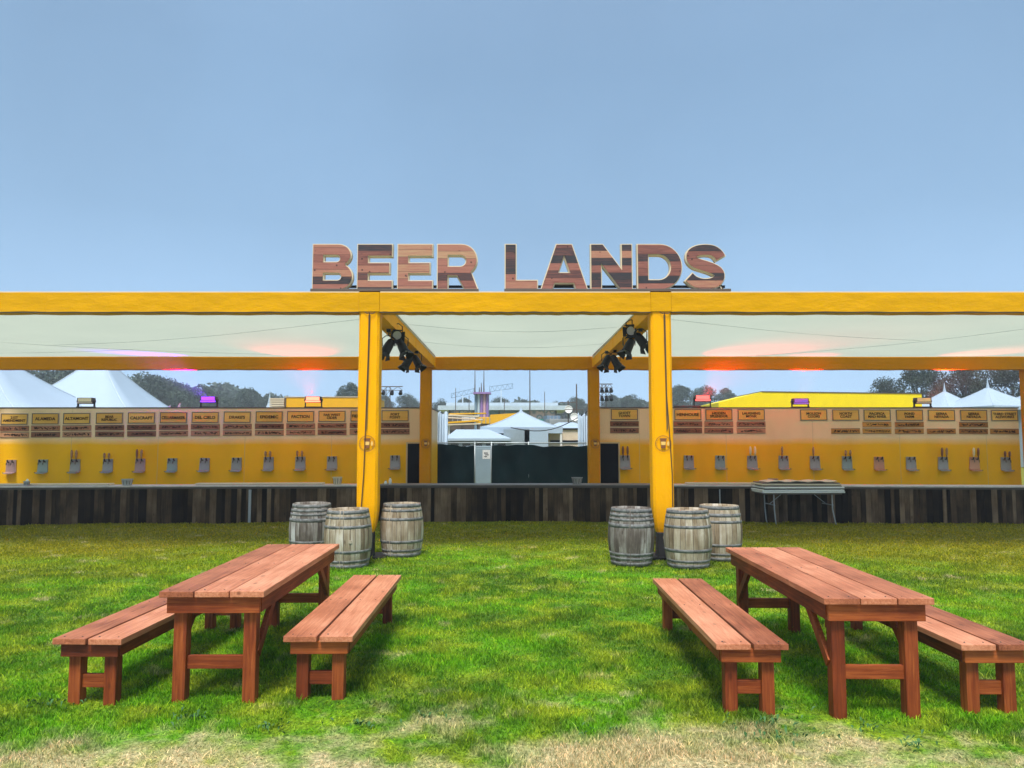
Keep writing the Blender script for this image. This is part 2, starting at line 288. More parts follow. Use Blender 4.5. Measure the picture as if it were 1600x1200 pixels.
# ---------------------------------------------------------------- helpers
class MB:
    def __init__(s): s.v = []; s.f = []; s.m = []
    def add(s, vs, fs, mi=0):
        o = len(s.v); s.v += [tuple(x) for x in vs]; s.f += [tuple(i+o for i in f) for f in fs]; s.m += [mi]*len(fs); return s
    def box(s, a, b, mi=0, mat=None):
        x0,y0,z0 = a; x1,y1,z1 = b
        vs = [Vector(p) for p in ((x0,y0,z0),(x1,y0,z0),(x1,y1,z0),(x0,y1,z0),(x0,y0,z1),(x1,y0,z1),(x1,y1,z1),(x0,y1,z1))]
        if mat: vs = [mat @ p for p in vs]
        return s.add(vs, [(0,3,2,1),(4,5,6,7),(0,1,5,4),(1,2,6,5),(2,3,7,6),(3,0,4,7)], mi)
    def bar(s, p, q, w, h=None, mi=0, up=(0,0,1)):
        p = Vector(p); q = Vector(q); h = h or w; d_ = (q-p).normalized(); u = Vector(up)
        if abs(d_.dot(u)) > .99: u = Vector((0,1,0))
        x = d_.cross(u).normalized(); u = x.cross(d_)
        vs = []
        for c in (p, q):
            for a, b_ in ((-1,-1),(1,-1),(1,1),(-1,1)): vs.append(c + x*a*w/2 + u*b_*h/2)
        return s.add(vs, [(0,3,2,1),(4,5,6,7),(0,1,5,4),(1,2,6,5),(2,3,7,6),(3,0,4,7)], mi)
    def tube(s, pts, r, n=8, mi=0, cap=True):
        pts = [Vector(p) for p in pts]; rs = r if isinstance(r, (list, tuple)) else [r]*len(pts); vs = []; k = len(pts)
        for i, p in enumerate(pts):
            d_ = (pts[min(i+1,k-1)]-pts[max(i-1,0)]).normalized()
            u = Vector((0,0,1)) if abs(d_.z) < .9 else Vector((0,1,0))
            x = d_.cross(u).normalized(); y = x.cross(d_)
            for j in range(n):
                a = 2*math.pi*j/n; vs.append(p + (x*math.cos(a)+y*math.sin(a))*rs[i])
        fs = [(i*n+j, i*n+(j+1)%n, (i+1)*n+(j+1)%n, (i+1)*n+j) for i in range(k-1) for j in range(n)]
        if cap: fs += [tuple(reversed(range(n))), tuple(range((k-1)*n, k*n))]
        return s.add(vs, fs, mi)
    def lathe(s, prof, c=(0,0,0), n=24, a0=0, a1=2*math.pi, mi=0, closed=True):
        vs = []; k = len(prof); m = n if closed else n+1
        for j in range(m):
            a = a0+(a1-a0)*j/n
            for r, z in prof: vs.append((c[0]+r*math.cos(a), c[1]+r*math.sin(a), c[2]+z))
        fs = [(j*k+i, ((j+1)%m)*k+i, ((j+1)%m)*k+i+1, j*k+i+1) for j in range(n) for i in range(k-1)]
        return s.add(vs, fs, mi)
    def prism(s, poly, y0, y1, mi=0):      # polygon in x,z
        n = len(poly); vs = [(x, y0, z) for x, z in poly]+[(x, y1, z) for x, z in poly]
        fs = [tuple(range(n)), tuple(reversed(range(n, 2*n)))]+[(i, i+n, (i+1)%n+n, (i+1)%n) for i in range(n)]
        return s.add(vs, fs, mi)
    def build(s, name, mats, parent=None, smooth=False, bevel=0, loc=(0,0,0), rot=(0,0,0)):
        me = bpy.data.meshes.new(name); me.from_pydata(s.v, [], s.f); me.update()
        if not isinstance(mats, (list, tuple)): mats = [mats]
        for m in mats: me.materials.append(M[m] if isinstance(m, str) else m)
        me.polygons.foreach_set('material_index', s.m)
        if smooth: me.polygons.foreach_set('use_smooth', [True]*len(me.polygons))
        o = bpy.data.objects.new(name, me); C.objects.link(o); o.location = loc; o.rotation_euler = rot
        if parent: o.parent = parent
        if bevel:
            b = o.modifiers.new('bevel', 'BEVEL'); b.width = bevel; b.segments = 2; b.limit_method = 'ANGLE'
        return o
def tag(o, label=None, cat=None, group=None, kind=None):
    for k, v in (('label', label), ('category', cat), ('group', group), ('kind', kind)):
        if v: o[k] = v
    return o
def empty(name, loc=(0,0,0), rz=0, label=None, cat=None, group=None):
    o = bpy.data.objects.new(name, None); C.objects.link(o); o.location = loc; o.rotation_euler = (0,0,rz); o.empty_display_size = .1
    return tag(o, label, cat, group)
KIDS = {}
def copy_tree(o, parent=None):
    c = o.copy(); C.objects.link(c)
    if parent: c.parent = parent
    for ch in [x for x in C.objects if x.parent == o]: copy_tree(ch, c)
    return c
def again(o, label, loc=None, rz=None, group=None, scale=None):
    c = copy_tree(o); c['label'] = label
    if loc is not None: c.location = loc
    if rz is not None: c.rotation_euler = (0,0,rz)
    if group: c['group'] = group
    if scale: c.scale = scale
    return c
def sphere_pts(): pass
def text_mesh(lines, height, maxw, depth=.003, bold=.0, font_w=1.0):
    """lettering centred on 0,0 in the x,z plane facing -y"""
    cu = bpy.data.curves.new('t', 'FONT'); cu.body = '\n'.join(lines); cu.size = 1; cu.align_x = 'CENTER'; cu.align_y = 'CENTER'
    cu.extrude = .5*depth/height; cu.offset = bold; cu.space_line = .86; cu.resolution_u = 2
    ob = bpy.data.objects.new('t', cu); C.objects.link(ob); bpy.context.view_layer.update()
    me = bpy.data.meshes.new_from_object(ob.evaluated_get(bpy.context.evaluated_depsgraph_get()))
    bpy.data.objects.remove(ob)
    xs = [v.co.x for v in me.vertices]; ys = [v.co.y for v in me.vertices]
    wd = (max(xs)-min(xs)); ht = max(ys)-min(ys); cx = (max(xs)+min(xs))/2; cy = (max(ys)+min(ys))/2
    sx = min(height*font_w*len(lines)/ht, maxw/wd); sz = height*len(lines)/ht*.95
    for v in me.vertices: v.co = Vector(((v.co.x-cx)*sx, -v.co.z*height, (v.co.y-cy)*sz))
    return me
ORD = ['first','second','third','fourth','fifth','sixth','seventh','eighth','ninth','tenth','eleventh','twelfth','thirteenth']
# ================================================================ THE SETTING
def ground():
    n = 90
    xs = np.concatenate([np.linspace(-185,-20,12)[:-1], np.linspace(-20,20,n), np.linspace(20,185,12)[1:]])
    ys = np.concatenate([np.linspace(-40,0,4)[:-1], np.linspace(0,24,60), np.linspace(24,200,14)[1:]])
    mb = MB(); vs = []
    for y in ys:
        for x in xs:
            z = .012*math.sin(x*1.3+.4*y)+.01*math.sin(y*1.1-x*.5) if (abs(x) < 20 and 0 < y < 22) else 0
            vs.append((x, y, z-.02))
    w_ = len(xs)
    fs = [(j*w_+i, j*w_+i+1, (j+1)*w_+i+1, (j+1)*w_+i) for j in range(len(ys)-1) for i in range(w_-1)]
    mb.add(vs, fs)
    tag(mb.build('ground', 'soil', smooth=True), kind='structure')
ground()
def grass():
    n = 700000
    u = rng.random(n); y0, y1 = 3.3, 17.3
    y = y0*(y1/y0)**u
    x = (rng.random(n)*2-1)*(.74*y+1.0)
    # clumping
    ph = np.sin(x*5.1+np.sin(y*3.7)*2)+np.sin(y*6.3+np.sin(x*4.1)*2)
    dry = (y + .55*np.sin(x*1.7+.6)+.3*np.sin(x*4.3+y*3)) < 4.7
    keep = rng.random(n) < np.where(dry, .6, .82+.09*ph)
    x, y, ph, dry = x[keep], y[keep], ph[keep], dry[keep]; n = len(x)
    h = (.020+.02*rng.random(n)+.006*ph)*np.where(dry, .5, 1)
    tall = rng.random(n) < .03; h[tall] *= 1.7
    wd = (.0010+.00046*y)*(.7+.6*rng.random(n))
    a = rng.random(n)*2*np.pi; le = rng.random(n)*1.0*h+np.where(dry, .02, .004); la = rng.random(n)*2*np.pi
    z = .012*np.sin(x*1.3+.4*y)+.01*np.sin(y*1.1-x*.5)-.024
    V = np.zeros((n, 5, 3), np.float32)
    dx, dy = np.cos(a)*wd, np.sin(a)*wd; lx, ly = np.cos(la)*le, np.sin(la)*le
    V[:,0] = np.stack([x-dx, y-dy, z], 1); V[:,1] = np.stack([x+dx, y+dy, z], 1)
    V[:,2] = np.stack([x+dx*.8+lx*.35, y+dy*.8+ly*.35, z+h*.6], 1); V[:,3] = np.stack([x-dx*.8+lx*.35, y-dy*.8+ly*.35, z+h*.6], 1)
    V[:,4] = np.stack([x+lx, y+ly, z+h], 1)
    me = bpy.data.meshes.new('grass'); me.vertices.add(n*5); me.vertices.foreach_set('co', V.ravel())
    base = (np.arange(n)*5)[:,None]
    loops = np.concatenate([base+np.array([0,1,2,3]), base+np.array([3,2,4])], 1).ravel()
    me.loops.add(len(loops)); me.loops.foreach_set('vertex_index', loops.astype(np.int32))
    ls = np.stack([np.arange(n)*7, np.arange(n)*7+4], 1).ravel(); lt = np.tile([4,3], n)
    me.polygons.add(n*2); me.polygons.foreach_set('loop_start', ls.astype(np.int32)); me.polygons.foreach_set('loop_total', lt.astype(np.int32))
    me.update(calc_edges=True); me.materials.append(M['blade'])
    o = bpy.data.objects.new('grass', me); C.objects.link(o)
    tag(o, 'short mown lawn, green and yellowing with dry straw near the camera', 'grass', kind='stuff')
grass()
def weeds():
    """broad-leaved weeds in the near turf"""
    mb = MB()
    for (u, v, n, s_) in ((930,1140,26,.07),(1195,1128,34,.08),(1430,1165,26,.06),(90,1095,30,.06),(300,1120,30,.06),(660,1118,22,.06),(1210,1150,30,.07),(730,985,14,.06),(1350,1135,24,.06),(560,1130,22,.05),(420,1135,22,.05)):
        p = G(u, v, 0)
        for k in range(n):
            a = random.random()*6.28; r = abs(random.gauss(0, s_*1.6)); c = p+Vector((math.cos(a)*r*1.8, math.sin(a)*r, -.012)); t = random.random()*6.28
            ln = random.uniform(.018, .036); wd = ln*.3; d_ = Vector((math.cos(t), math.sin(t), 0)); q = Vector((-d_.y, d_.x, 0)); up = Vector((0,0,random.uniform(.012,.035)))
            mb.add([c, c+d_*ln*.5+q*wd+up, c+d_*ln+up*1.1, c+d_*ln*.5-q*wd+up], [(0,1,2,3)])
    tag(mb.build('weeds', leaf_mat('weed_leaf', (.03,.10,.02), (.07,.19,.05))), 'scattered broad-leaved weeds low in the near turf', 'weeds', kind='stuff')
weeds()
# ================================================================ TABLES AND BENCHES
def picnic(name, width, length, height, nplank, gap, leg, apron, strh, brace, label, cat, group=None):
    """origin under the near end's centre, length along +y"""
    t = empty(name, label=label, cat=cat, group=group)
    th = .042; pw = (width-gap*(nplank-1))/nplank
    for i in range(nplank):
        x0 = -width/2+i*(pw+gap); j = random.uniform(-.006,.006)
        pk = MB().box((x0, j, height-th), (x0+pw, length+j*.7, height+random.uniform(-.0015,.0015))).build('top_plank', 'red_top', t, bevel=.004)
        for yy in (.055, length-.055, length*.5):
            for xx in (x0+pw*.22, x0+pw*.78):
                MB().tube([(xx+random.uniform(-.006,.006), yy, height-.004), (xx, yy, height+.0022)], .0055, 8).build('screw', 'trim', pk)
    zi = height-th; a = .035; ov = .035
    ax0, ax1, ay0, ay1 = -width/2+ov, width/2-ov, ov, length-ov
    z0 = zi-apron
    for y in (ay0, ay1-a):
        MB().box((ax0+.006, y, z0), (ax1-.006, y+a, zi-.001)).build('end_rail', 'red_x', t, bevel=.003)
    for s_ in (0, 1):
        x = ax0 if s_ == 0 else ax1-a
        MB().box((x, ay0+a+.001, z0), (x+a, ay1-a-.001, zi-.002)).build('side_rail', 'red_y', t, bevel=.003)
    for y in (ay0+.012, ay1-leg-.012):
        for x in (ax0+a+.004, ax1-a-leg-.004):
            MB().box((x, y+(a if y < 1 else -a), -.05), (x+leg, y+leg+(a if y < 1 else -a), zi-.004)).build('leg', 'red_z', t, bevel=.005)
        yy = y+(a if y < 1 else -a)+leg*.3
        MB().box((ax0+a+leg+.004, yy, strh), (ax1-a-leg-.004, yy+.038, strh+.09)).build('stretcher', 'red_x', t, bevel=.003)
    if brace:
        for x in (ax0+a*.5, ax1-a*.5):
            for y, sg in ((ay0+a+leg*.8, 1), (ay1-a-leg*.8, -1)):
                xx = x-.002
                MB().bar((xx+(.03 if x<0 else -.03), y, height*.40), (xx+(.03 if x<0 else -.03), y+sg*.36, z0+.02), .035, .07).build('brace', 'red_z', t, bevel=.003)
    return t
def place(t, nl, nr, vp=None, z=.765):
    """near corners of the top in the photo give the place, the far ends the turn"""
    a = G(*nl, z); b = G(*nr, z); t.location = ((a.x+b.x)/2, (a.y+b.y)/2, 0)
    if vp: t.rotation_euler = (0, 0, -math.atan((vp-800)/F))
    return (b-a).length
tw = (G(412.5,924,.765)-G(249,924,.765)).length
TL = (G(414,850,.765)-G(249,924,.765)).length
T1 = picnic('picnic_table', tw, TL, .765, 3, .008, .09, .115, .21, True,
            'red stained wooden trestle table on the left, between two low benches', 'table', 'long red wooden tables')
place(T1, (249,924), (412.5,924), 785)
T2 = again(T1, 'red stained wooden trestle table on the right, nearer the folded white tables', group='long red wooden tables')
place(T2, (1287,935), (1460,935), 815)
for ch in [x for x in C.objects if x.parent == T2]: pass
BW = (G(551,994,.45)-G(442.5,994,.45)).length; BL = (G(547.5,898,.45)-G(442.5,994,.45)).length
B1 = picnic('wooden_bench', BW, BL, .45, 2, .02, .085, .09, .09, False,
            'red wooden bench on the far left, partly behind the left table', 'bench', 'low red wooden benches')
place(B1, (81,998), (190,998), 835, .45)
for nl, nr, vp, lab in (((442.5,994),(551,994),792,'red wooden bench on the inner side of the left table, beside the open lawn'),
                        ((1115.7,1006),(1236,1006),812,'red wooden bench on the inner side of the right table, beside the open lawn'),
                        ((1499,1007),(1618,1007),785,'red wooden bench at the far right, partly behind the right table')):
    place(again(B1, lab), nl, nr, vp, .45)
# ================================================================ BARRELS
def barrel(kind, hoops, label):
    H, R0, R1 = .82, .292, .345
    t = empty('wine_barrel', label=label, cat='barrel', group='weathered barrels around the canopy posts')
    rad = lambda z: R0+(R1-R0)*math.sin(math.pi*max(0,min(1,z/H)))
    mb = MB(); ns_ = 22; zs = [H*i/12 for i in range(13)]; ang = 0; ws = [random.uniform(.7,1.3) for _ in range(ns_)]; tot = sum(ws)
    for i in range(ns_):
        a0 = ang; a1 = ang+2*math.pi*ws[i]/tot; ang = a1; g_ = .008; jr = random.uniform(-.002,.002)
        prof = [(rad(z)+jr, z+(random.uniform(-.002,.002) if z in (0,H) else 0)) for z in zs]+[(rad(H)-.028, H), (rad(H)-.028, H-.05)]
        mb.lathe(prof, n=2, a0=a0+g_, a1=a1-g_, closed=False)
    mb.build('staves', kind, t, smooth=True)
    MB().lathe([(rad(z)-.006, z) for z in zs]+[(.0, H-.5)], n=22).build('inner_shell', 'trim', t, smooth=True)
    mb = MB()
    for i in range(5):
        y0 = -.25+i*.1; xw = math.sqrt(max(.01, .255**2-max(abs(y0), abs(y0+.1))**2*.85))
        mb.box((-xw, y0+.002, H-.05), (xw, y0+.098, H-.035))
    mb.build('head', kind, t)
    for z, wd in hoops:
        prof = [(rad(z+q*wd)+.0028, z+q*wd) for q in (0,.5,1)]
        MB().lathe([(rad(z)-.005, z)]+prof+[(rad(z+wd)-.005, z+wd)], n=32).build('hoop', 'hoop', t, smooth=True)
    MB().lathe([(0,.0),(.024,0),(.024,.012),(0,.012)], n=10).build('bung', 'stave', t, loc=(0, -rad(H*.47)+.004, H*.47), rot=(R(90),0,0))
    return t
H6 = [(.002,.05),(.08,.036),(.215,.04),(.565,.04),(.70,.036),(.768,.05)]
H6b = [(.002,.05),(.08,.04),(.145,.04),(.215,.04),(.55,.055),(.645,.036),(.705,.04),(.768,.05)]
def bar_place(t, u, v_top, rz):
    p = G(u, v_top, .82); t.location = (p.x, p.y, 0); t.rotation_euler = (random.uniform(-.01,.01), random.uniform(-.012,.012), rz)
b = barrel('stave_dark', H6b, 'dark wooden barrel left of the left post, rear one with whitened upper bands'); bar_place(b, 487, 786, 1.1)
b = barrel('stave', H6, 'pale wooden barrel in front of the left post, nearest of its trio'); bar_place(b, 545, 795, .3)
b3 = barrel('stave', [(a, c_*1.1) for a, c_ in H6], 'pale wooden barrel standing just right of the left post'); bar_place(b3, 628.5, 786, 2.2)
b = barrel('stave_dark', H6b[:3]+H6b[4:], 'dark grey barrel with extra hoops left of the right post'); bar_place(b, 985.5, 793, 4.0)
b5 = barrel('stave', H6[:2]+[(.225,.045)]+H6[3:], 'pale wooden barrel in front and right of the right post, nearest of its trio'); bar_place(b5, 1074, 795, 4.4)
b6 = barrel('stave', H6[:4]+[(.66,.05)]+H6[5:], 'pale wooden barrel behind another, farthest right of the right post'); bar_place(b6, 1123, 789, 5.3)
# ================================================================ CANOPY FRAME
DF, DR = 11.75, 20.7
ZT = W(800,457,DF).z; ZB = W(800,487,DF).z
CF = empty('canopy_frame', (0, DF, 0), label='yellow sleeved post-and-beam frame with pale stretched roof over the bar', cat='canopy')
def par(o): o.parent = CF; o.matrix_parent_inverse = Matrix.Translation((0,-DF,0)); return o
xl, xr = W(574.5,640,DF).x, W(1035.5,640,DF).x
pw = .325; pd = .3
def sleeve(xc, yc, w_, d_, z0, z1, taper, mat):
    """slack cloth sleeve round a square tube: slight folds, drawn in at the foot"""
    nz = 40; na = 24; vs = []
    for i in range(nz+1):
        z = z0+(z1-z0)*i/nz; k = 1
        if taper and z < z0+.5: q_ = (z-z0)/.5; k = .5+.5*(1-(1-q_)**2)**.8
        for j in range(na):
            a = 2*math.pi*(j+.5)/na; c_, s_ = math.cos(a), math.sin(a); q = 1/max(abs(c_), abs(s_)); q = min(q, 1.34)
            f_ = 1+.007*math.sin(5*z+j*2.3)+.008*math.sin(2.1*z+j*1.1)
            vs.append((xc+c_*q*w_/2*k*f_, yc+s_*q*d_/2*k*f_, z))
    fs = [(i*na+j, i*na+(j+1)%na, (i+1)*na+(j+1)%na, (i+1)*na+j) for i in range(nz) for j in range(na)]
    fs.append(tuple(range(nz*na, nz*na+na)))
    m = MB(); m.add(vs, fs); return m
def emblem(xc, y, zc, r, post):
    m = MB(); n = 40
    for rr, ww in ((r, .007*r/.13), (r*.84, .003*r/.13)):
        vs = []
        for j in range(n):
            a = 2*math.pi*j/n
            for q in (rr, rr-ww): vs.append((xc+q*math.cos(a), y, zc+q*math.sin(a)))
        m.add(vs, [(2*j, 2*((j+1)%n), 2*((j+1)%n)+1, 2*j+1) for j in range(n)])
    for j in range(26):
        if j % 13 == 12: continue
        a = 2*math.pi*j/26; q0, q1 = r*.885, r*.93
        ux, uz = math.cos(a), math.sin(a); tx, tz = -uz, ux; h_ = r*.045
        m.add([(xc+ux*q0-tx*h_, y, zc+uz*q0-tz*h_), (xc+ux*q0+tx*h_, y, zc+uz*q0+tz*h_), (xc+ux*q1+tx*h_*.7, y, zc+uz*q1+tz*h_*.7), (xc+ux*q1-tx*h_*.7, y, zc+uz*q1-tz*h_*.7)], [(0,1,2,3)])
    s_ = r/.13
    m.add([(xc-.05*s_, y, zc+.075*s_), (xc-.034*s_, y, zc-.075*s_), (xc+.034*s_, y, zc-.075*s_), (xc+.05*s_, y, zc+.075*s_)], [(0,1,2,3)])
    m.add([(xc-.056*s_, y-.001, zc+.065*s_), (xc-.056*s_, y-.001, zc+.085*s_), (xc+.056*s_, y-.001, zc+.085*s_), (xc+.056*s_, y-.001, zc+.065*s_)], [(0,1,2,3)])
    m.add([(xc-.04*s_, y-.002, zc+.03*s_), (xc-.033*s_, y-.002, zc-.025*s_), (xc+.033*s_, y-.002, zc-.025*s_), (xc+.04*s_, y-.002, zc+.03*s_)], [(0,1,2,3)], 1)
    m.add([(xc+.018*s_*math.cos(t_)+.078*s_, y-.001, zc+.04*s_*math.sin(t_)) for t_ in np.linspace(0, 6.28, 9)[:-1]], [tuple(range(8))], 1)
    m.build('emblem', ['brownline', 'palegold'], post)
def post(xc, yc, w_, front, mat, zt, z0=.0):
    o = sleeve(xc, yc, w_, w_*.92, .37 if front else z0, zt, front, mat).build('post', mat, CF, smooth=False)
    o.matrix_parent_inverse = Matrix.Translation((0,-DF,0))
    return o
FP = []
for xc, sg in ((xl, -1), (xr, 1)):
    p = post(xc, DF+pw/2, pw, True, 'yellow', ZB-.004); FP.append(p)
    # opening in the sleeve with the cable behind it, then the cable down to the foot
    xo = xc+(.005 if sg < 0 else .045); y = DF-.006; zt_ = ZB-.05
    mb = MB(); mb.add([(xo-.012, y, zt_), (xo+.018, y, zt_), (xo+.03*(1 if sg>0 else -.3), y-.001, 2.0), (xo+.01*(1 if sg > 0 else -2), y-.001, 1.95)], [(0,3,2,1)])
    mb.build('sleeve_opening', 'gap', p)
    q = [(xo+.004, y-.004, ZB-.02), (xo-.002, y-.006, 3.4), (xo+(.012 if sg > 0 else -.02), y-.006, 2.6), (xo+(.055 if sg > 0 else -.035), y-.007, 1.9), (xo+(.085 if sg > 0 else -.05), y-.007, 1.3), (xo+(.085 if sg > 0 else -.08), y-.004, .8)]
    MB().tube(q, .008, 6).build('cable', 'cable', p)
    MB().tube([(xo-.07, y-.004, ZB-.005), (xo-.03, y-.012, ZB-.03), (xo+.0, y-.015, ZB-.02), (xo+.05, y-.012, ZB-.035), (xo+.09, y-.004, ZB-.01)], .007, 6).build('tie_cord', 'cable', p)
    emblem(xc+(.0 if sg < 0 else 0), y-.003, W(577,693,DF).z, .125, p)
    MB().box((xc-.10, DF+.05, -.02), (xc+.10, DF+.26, .40)).build('foot', 'blackcloth', p, bevel=.02)
    MB().box((xc-.30, DF-.02, -.02), (xc+.30, DF+.55, .03)).build('base_plate', 'black', p, bevel=.004)
rl, rr_ = W(664.5,640,DR).x, W(928.5,640,DR).x
rout = W(1614,640,DR).x
for xc in (rl, rr_):
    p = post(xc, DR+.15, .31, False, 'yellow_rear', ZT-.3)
    emblem(xc+.02, DR-.012, W(665,693,DR).z, .13, p)
for xc in (rout,): post(xc, DR+.15, .31, False, 'yellow_rear', ZT-.3)
for xc in (-14.7,): post(xc, DR+.15, .31, False, 'yellow_rear', ZT-.3)
for xc in (-14.2, 14.2): post(xc, DF+pw/2, pw, True, 'yellow', ZB-.004)
def beam(x0, x1, y0, y1, z0, z1, mat, name='beam', axis='x'):
    m = MB(); n = 60; vs = []
    for i in range(n+1):
        t = i/n; s_ = .004*math.sin(i*1.7)+.003*math.sin(i*.6)
        if axis == 'x': c4 = [(x0+(x1-x0)*t, y0, z0+s_), (x0+(x1-x0)*t, y1, z0+s_), (x0+(x1-x0)*t, y1, z1), (x0+(x1-x0)*t, y0, z1+s_*.3)]
        else: c4 = [(x0, y0+(y1-y0)*t, z0+s_), (x1, y0+(y1-y0)*t, z0+s_), (x1, y0+(y1-y0)*t, z1), (x0, y0+(y1-y0)*t, z1)]
        vs += c4
    fs = [(i*4+j, i*4+(j+1)%4, (i+1)*4+(j+1)%4, (i+1)*4+j) for i in range(n) for j in range(4)]+[(0,1,2,3), (n*4+3,n*4+2,n*4+1,n*4)]
    m.add(vs, fs); return par_build(m, name, mat)
def par_build(m, name, mat, smooth=False, bevel=0):
    o = m.build(name, mat, CF, smooth=smooth, bevel=bevel); o.matrix_parent_inverse = Matrix.Translation((0,-DF,0)); return o
h2 = pw/2
for x0, x1 in ((-14.6, xl-h2-.003), (xl+h2+.003, xr-h2-.003), (xr+h2+.003, 14.6)):
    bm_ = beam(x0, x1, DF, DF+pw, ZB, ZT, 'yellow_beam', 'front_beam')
    m = MB(); m.box((x0, DF-.003, ZB-.012), (x1, DF+.05, ZB-.004)); m.build('beam_hem', 'trim', bm_)
    m = MB(); k = x0+1.9
    while k < x1-.5: m.box((k-.012, DF-.0035, ZB+.002), (k+.012, DF+.01, ZT-.002)); k += 2.6+.3*math.sin(k)
    m.build('stitched_seam', 'yellow_beam', bm_)
    bm2 = MB().box((x0, DF+.02, ZT+.004), (x1, DF+pw-.02, ZT+.02)).build('beam_cap', 'cream', bm_)
for xc in (xl, xr):
    par_build(MB().box((xc-h2, DF-.008, ZB), (xc+h2, DF+pw+.004, ZT+.004)), 'beam_joint', 'yellow_beam', bevel=.006)
ZR0, ZR1 = W(800,577,DR).z, W(800,557,DR).z
for x0, x1 in ((-14.6, rl-.16), (rl+.163, rr_-.163), (rr_+.16, rout+.3)):
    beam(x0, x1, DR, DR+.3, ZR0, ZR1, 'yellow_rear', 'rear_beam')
for xc in (rl, rr_): par_build(MB().box((xc-.158, DR-.006, ZR0-.002), (xc+.158, DR+.304, ZR1+.002)), 'beam_joint', 'yellow_rear', bevel=.006)
for s_, xc0, xc1 in ((-1, xl, rl), (1, xr, rr_)):
    sb = beam(xc0-.14, xc0+.14, DF+pw+.004, DR-.01, ZB, ZT-.01, 'yellow', 'side_beam', 'y')
    # rope lashing the roof skin to the beam's inner top edge
    m = MB(); xi = xc0-s_*.145; n = 46
    pts = []
    for i in range(n):
        y = DF+.6+i*(DR-DF-.9)/n; pts += [(xi, y, ZT-.025), (xi-s_*.015, y+.09, ZT-.085)]
    m.tube(pts, .008, 5)
    m.build('lashing', 'white', sb)
    MB().tube([(xi-s_*.01, DF+.5, ZT-.012), (xi-s_*.01, DR-.3, ZT-.012)], .012, 6).build('roof_rope', 'brownline', sb)
    for f_ in (.28, .52, .74): MB().box((xc0-.146, DF+f_*(DR-DF), ZB-.006), (xc0+.146, DF+f_*(DR-DF)+.05, ZT-.02)).build('sleeve_strap', 'yellow', sb)
# roof skins
def skin(x0, x1, seams):
    nx, ny = 40, 24; vs = []
    za, zb = ZT-.06, ZR1-.005
    for j in range(ny+1):
        for i in range(nx+1):
            a, b_ = i/nx, j/ny
            z = za+(zb-za)*b_-.10*math.sin(math.pi*a)*math.sin(math.pi*b_)+.006*math.sin(9*a+5*b_)
            edge = .05*abs(math.sin(math.pi*6*a))*(1-b_)*0
            vs.append((x0+(x1-x0)*a, DF+pw+.01+(DR-DF-pw-.02)*b_, z-edge))
    fs = [(j*(nx+1)+i, j*(nx+1)+i+1, (j+1)*(nx+1)+i+1, (j+1)*(nx+1)+i) for j in range(ny) for i in range(nx)]
    m = MB(); m.add(vs, fs); o = par_build(m, 'roof_skin', 'fabric', smooth=True)
    def pt(a, b_): return (x0+(x1-x0)*a, DF+pw+.01+(DR-DF-pw-.02)*b_, za+(zb-za)*b_-.10*math.sin(math.pi*a)*math.sin(math.pi*b_)-.006)
    for (a0, b0, a1, b1) in seams:
        MB().tube([pt(a0+(a1-a0)*t/12, b0+(b1-b0)*t/12+.03*math.sin(math.pi*t/12)) for t in range(13)], .0026, 4).build('seam', 'tentgrey', o)
skin(-14.2, xl-.15, [(.1,.45,.66,.9), (.30,.62,.99,.2), (.0,.9,.42,.72)])
skin(xl+.15, xr-.15, [(.02,.30,.98,.34), (.0,.62,1,.66)])
skin(xr+.15, 14.2, [(.01,.2,.55,.5), (.35,.95,.72,.15)])
# ================================================================ WORD SIGN
def arc(cx, cy, rx, ry, a0, a1, n=12): return [(cx+rx*math.cos(R(a0+(a1-a0)*i/n)), cy+ry*math.sin(R(a0+(a1-a0)*i/n))) for i in range(n+1)]
def s_outline():
    P = [(.80,.70),(.74,.79),(.62,.865),(.45,.885),(.27,.86),(.145,.79),(.135,.68),(.22,.59),(.40,.53),(.57,.475),(.73,.39),(.765,.28),(.68,.165),(.50,.115),(.32,.125),(.17,.185),(.07,.27)]
    pts = []
    for i in range(len(P)-1):
        p0 = P[max(i-1,0)]; p1 = P[i]; p2 = P[i+1]; p3 = P[min(i+2,len(P)-1)]
        for k in range(3):
            t = k/3; f_ = lambda a,b_,c,d_: .5*((2*b_)+(-a+c)*t+(2*a-5*b_+4*c-d_)*t*t+(-a+3*b_-3*c+d_)*t**3)
            pts.append((f_(p0[0],p1[0],p2[0],p3[0]), f_(p0[1],p1[1],p2[1],p3[1])))
    pts.append(P[-1]); l1, l2 = [], []
    for i, p in enumerate(pts):
        a = pts[max(i-1,0)]; b_ = pts[min(i+1,len(pts)-1)]; dx, dy = b_[0]-a[0], b_[1]-a[1]; q = math.hypot(dx,dy); nx, ny = -dy/q, dx/q
        l1.append((p[0]+nx*.115, p[1]+ny*.115)); l2.append((p[0]-nx*.115, p[1]-ny*.115))
    return [l1+l2[::-1]]
